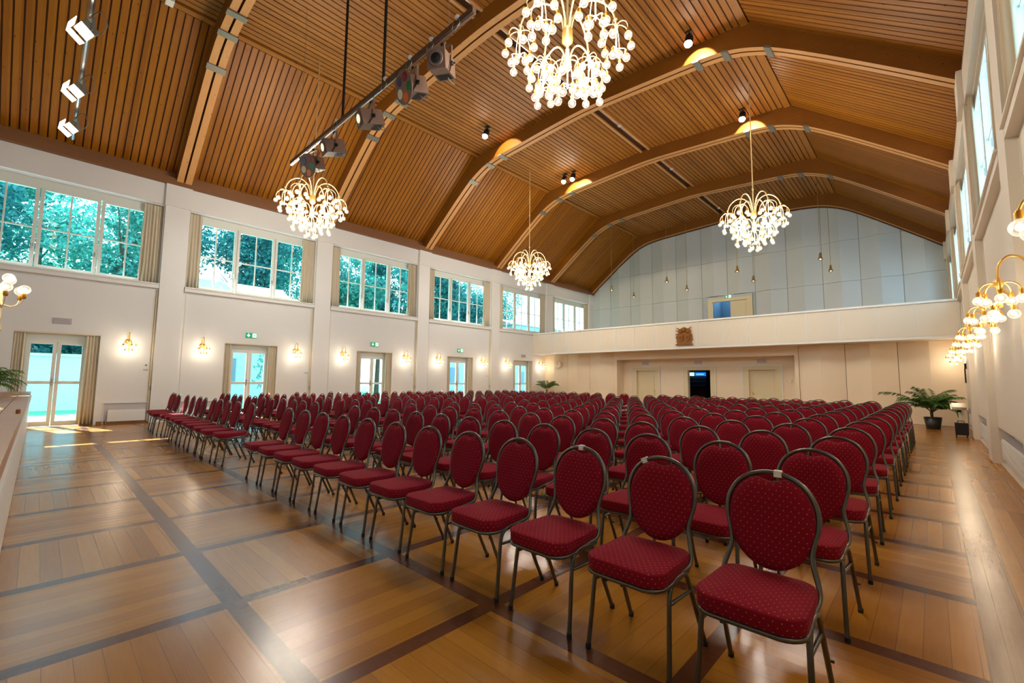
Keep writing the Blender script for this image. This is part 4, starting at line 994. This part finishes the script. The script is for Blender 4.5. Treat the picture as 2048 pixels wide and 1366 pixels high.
# ------------------------------------------------------------------ outdoors
b = MB(); b.box(XL-60, XL-.36, -40, 60, -.35, -.05, MT['lawn']); struct('ground', b)
b = MB(); b.box(XL-3.2, XL-.36, -10, 30, -.05, -.02, MT['paving']); struct('terrace', b)
b = MB(); b.box(XL-2.95, XL-.30, Y0-.3, YT+.3, 7.28, 7.46, MT['eave']); struct('eave', b)  # unseen eave, added with its overhang set to trim the sun entering the windows
b = MB(); b.box(XL-1.2, XR+1.2, Y0-.3, YT+.4, 11.2, 11.4, MT['eave']); struct('roof', b)
def tree(lab, loc, h, r, mat, seed, n=2600, ls=.20):
    rg = random.Random(seed); t = thing('tree', lab, 'tree', loc, 0, 'trees outside the garden windows')
    mb = MB(); mb.tube([(0, 0, -.1), (.1, .05, h*.4), (0, .1, h*.8)], [.22, .15, .05], MT['bark'], 8)
    for k in range(7):
        a = rg.uniform(0, 6.3); z = h*rg.uniform(.25, .7); mb.tube([(.05, .05, z), (r*.6*math.cos(a), r*.6*math.sin(a), z+h*.18)], [.07, .02], MT['bark'], 5)
    mb.obj('trunk', t)
    cl = [(rg.uniform(-.7, .7)*r, rg.uniform(-.75, .75)*r, h*rg.uniform(.32, .95), rg.uniform(.28, .5)*r) for _ in range(26)]
    mb = MB(); vs = []; fs = []
    for k in range(n):
        cx_, cy_, cz_, cr = cl[rg.randrange(26)]; d = Vector((rg.gauss(0, 1), rg.gauss(0, 1), rg.gauss(0, 1))).normalized()*cr*rg.uniform(.6, 1.05)
        p = Vector((cx_, cy_, cz_))+d; u = Vector((rg.uniform(-1, 1), rg.uniform(-1, 1), rg.uniform(-1, 1))).normalized(); v = u.cross(Vector((rg.uniform(-1, 1), rg.uniform(-1, 1), .3))).normalized()
        s = ls*rg.uniform(.6, 1.3); o = len(vs); vs += [p-u*s, p-v*s*.5, p+u*s, p+v*s*.5+Vector((0, 0, .03))]; fs += [(o, o+1, o+2), (o, o+2, o+3)]
    mb.add(vs, fs, mat); mb.obj('foliage', t)
TR = [(-36.5, -4.2, 13.5, 3.5, 0), (-37, 3.0, 13.5, 3.5, 1), (-37.5, 10.3, 13.5, 3.4, 0), (-31, 14.6, 11.5, 2.5, 1), (-34.5, 19.8, 12.5, 2.6, 0), (-41, 27, 13.5, 3.6, 1), (-39.5, 34.6, 12, 3.4, 0), (-33, -11, 11, 3.3, 0), (-25, 8.4, 3.2, 1.0, 1), (-27, -5, 4, 1.2, 1)]+[(-46, -8+7.4*k, 18, 3.8, k % 2) for k in range(8)]+[(-32, -.2, 6.2, 2.6, 0), (-25, 18.4, 12.5, 2.5, 0)]  # last tree is added to block a sun streak on the balcony front
for k, (x, y, h, r, c) in enumerate(TR):
    tree('leafy green tree outside, %s' % ('beyond the first garden door', 'between the first two upper windows', 'behind the white house of the second window', 'filling the left of the third upper window', 'filling the right of the third upper window', 'far off behind the fourth upper window', 'far off behind the fifth upper window', 'outside the stage', 'small one by the second garden door', 'small one beside the stage end')[k] if k < 10 else 'broad dark one right behind the low garden building' if k == 18 else 'slim tall one added to keep sun off the balcony' if k == 19 else 'tall in the far row, %s from the stage end' % ORD[k-10], (x, y, 0), h, r, MT['tree1'] if c == 0 else MT['tree2'], 100+k, 11000 if h > 5 else 1500, .16 if h > 5 else .08)
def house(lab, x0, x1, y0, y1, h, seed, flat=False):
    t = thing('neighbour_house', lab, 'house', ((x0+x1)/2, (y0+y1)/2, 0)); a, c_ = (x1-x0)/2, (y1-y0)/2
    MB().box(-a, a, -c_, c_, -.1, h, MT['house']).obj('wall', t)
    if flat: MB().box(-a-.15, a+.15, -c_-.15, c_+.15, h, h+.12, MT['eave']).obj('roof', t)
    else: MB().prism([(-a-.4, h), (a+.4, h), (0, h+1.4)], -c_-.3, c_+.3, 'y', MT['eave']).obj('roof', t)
    for k in range(int(c_*2/2.6)):
        for z in (1.0, 4.0):
            if z+1.5 < h: MB().box(a, a+.04, -c_+.9+k*2.6, -c_+1.9+k*2.6, z, z+1.4, MT['hwin']).obj('window', t)
house('white rendered house across the garden, behind the second upper window', -32.5, -28.2, 5.6, 10.2, 5.6, 1)
house('white rendered house across the garden, behind the fourth upper window', -36, -30, 23.2, 29.5, 5.6, 2)
house('long white house across the garden, behind the last upper windows', -46, -36, 38.5, 56, 8.0, 3)
house('low white garden building opposite the first garden door', -29, -25.5, -2.6, 2.6, 2.1, 4, True)
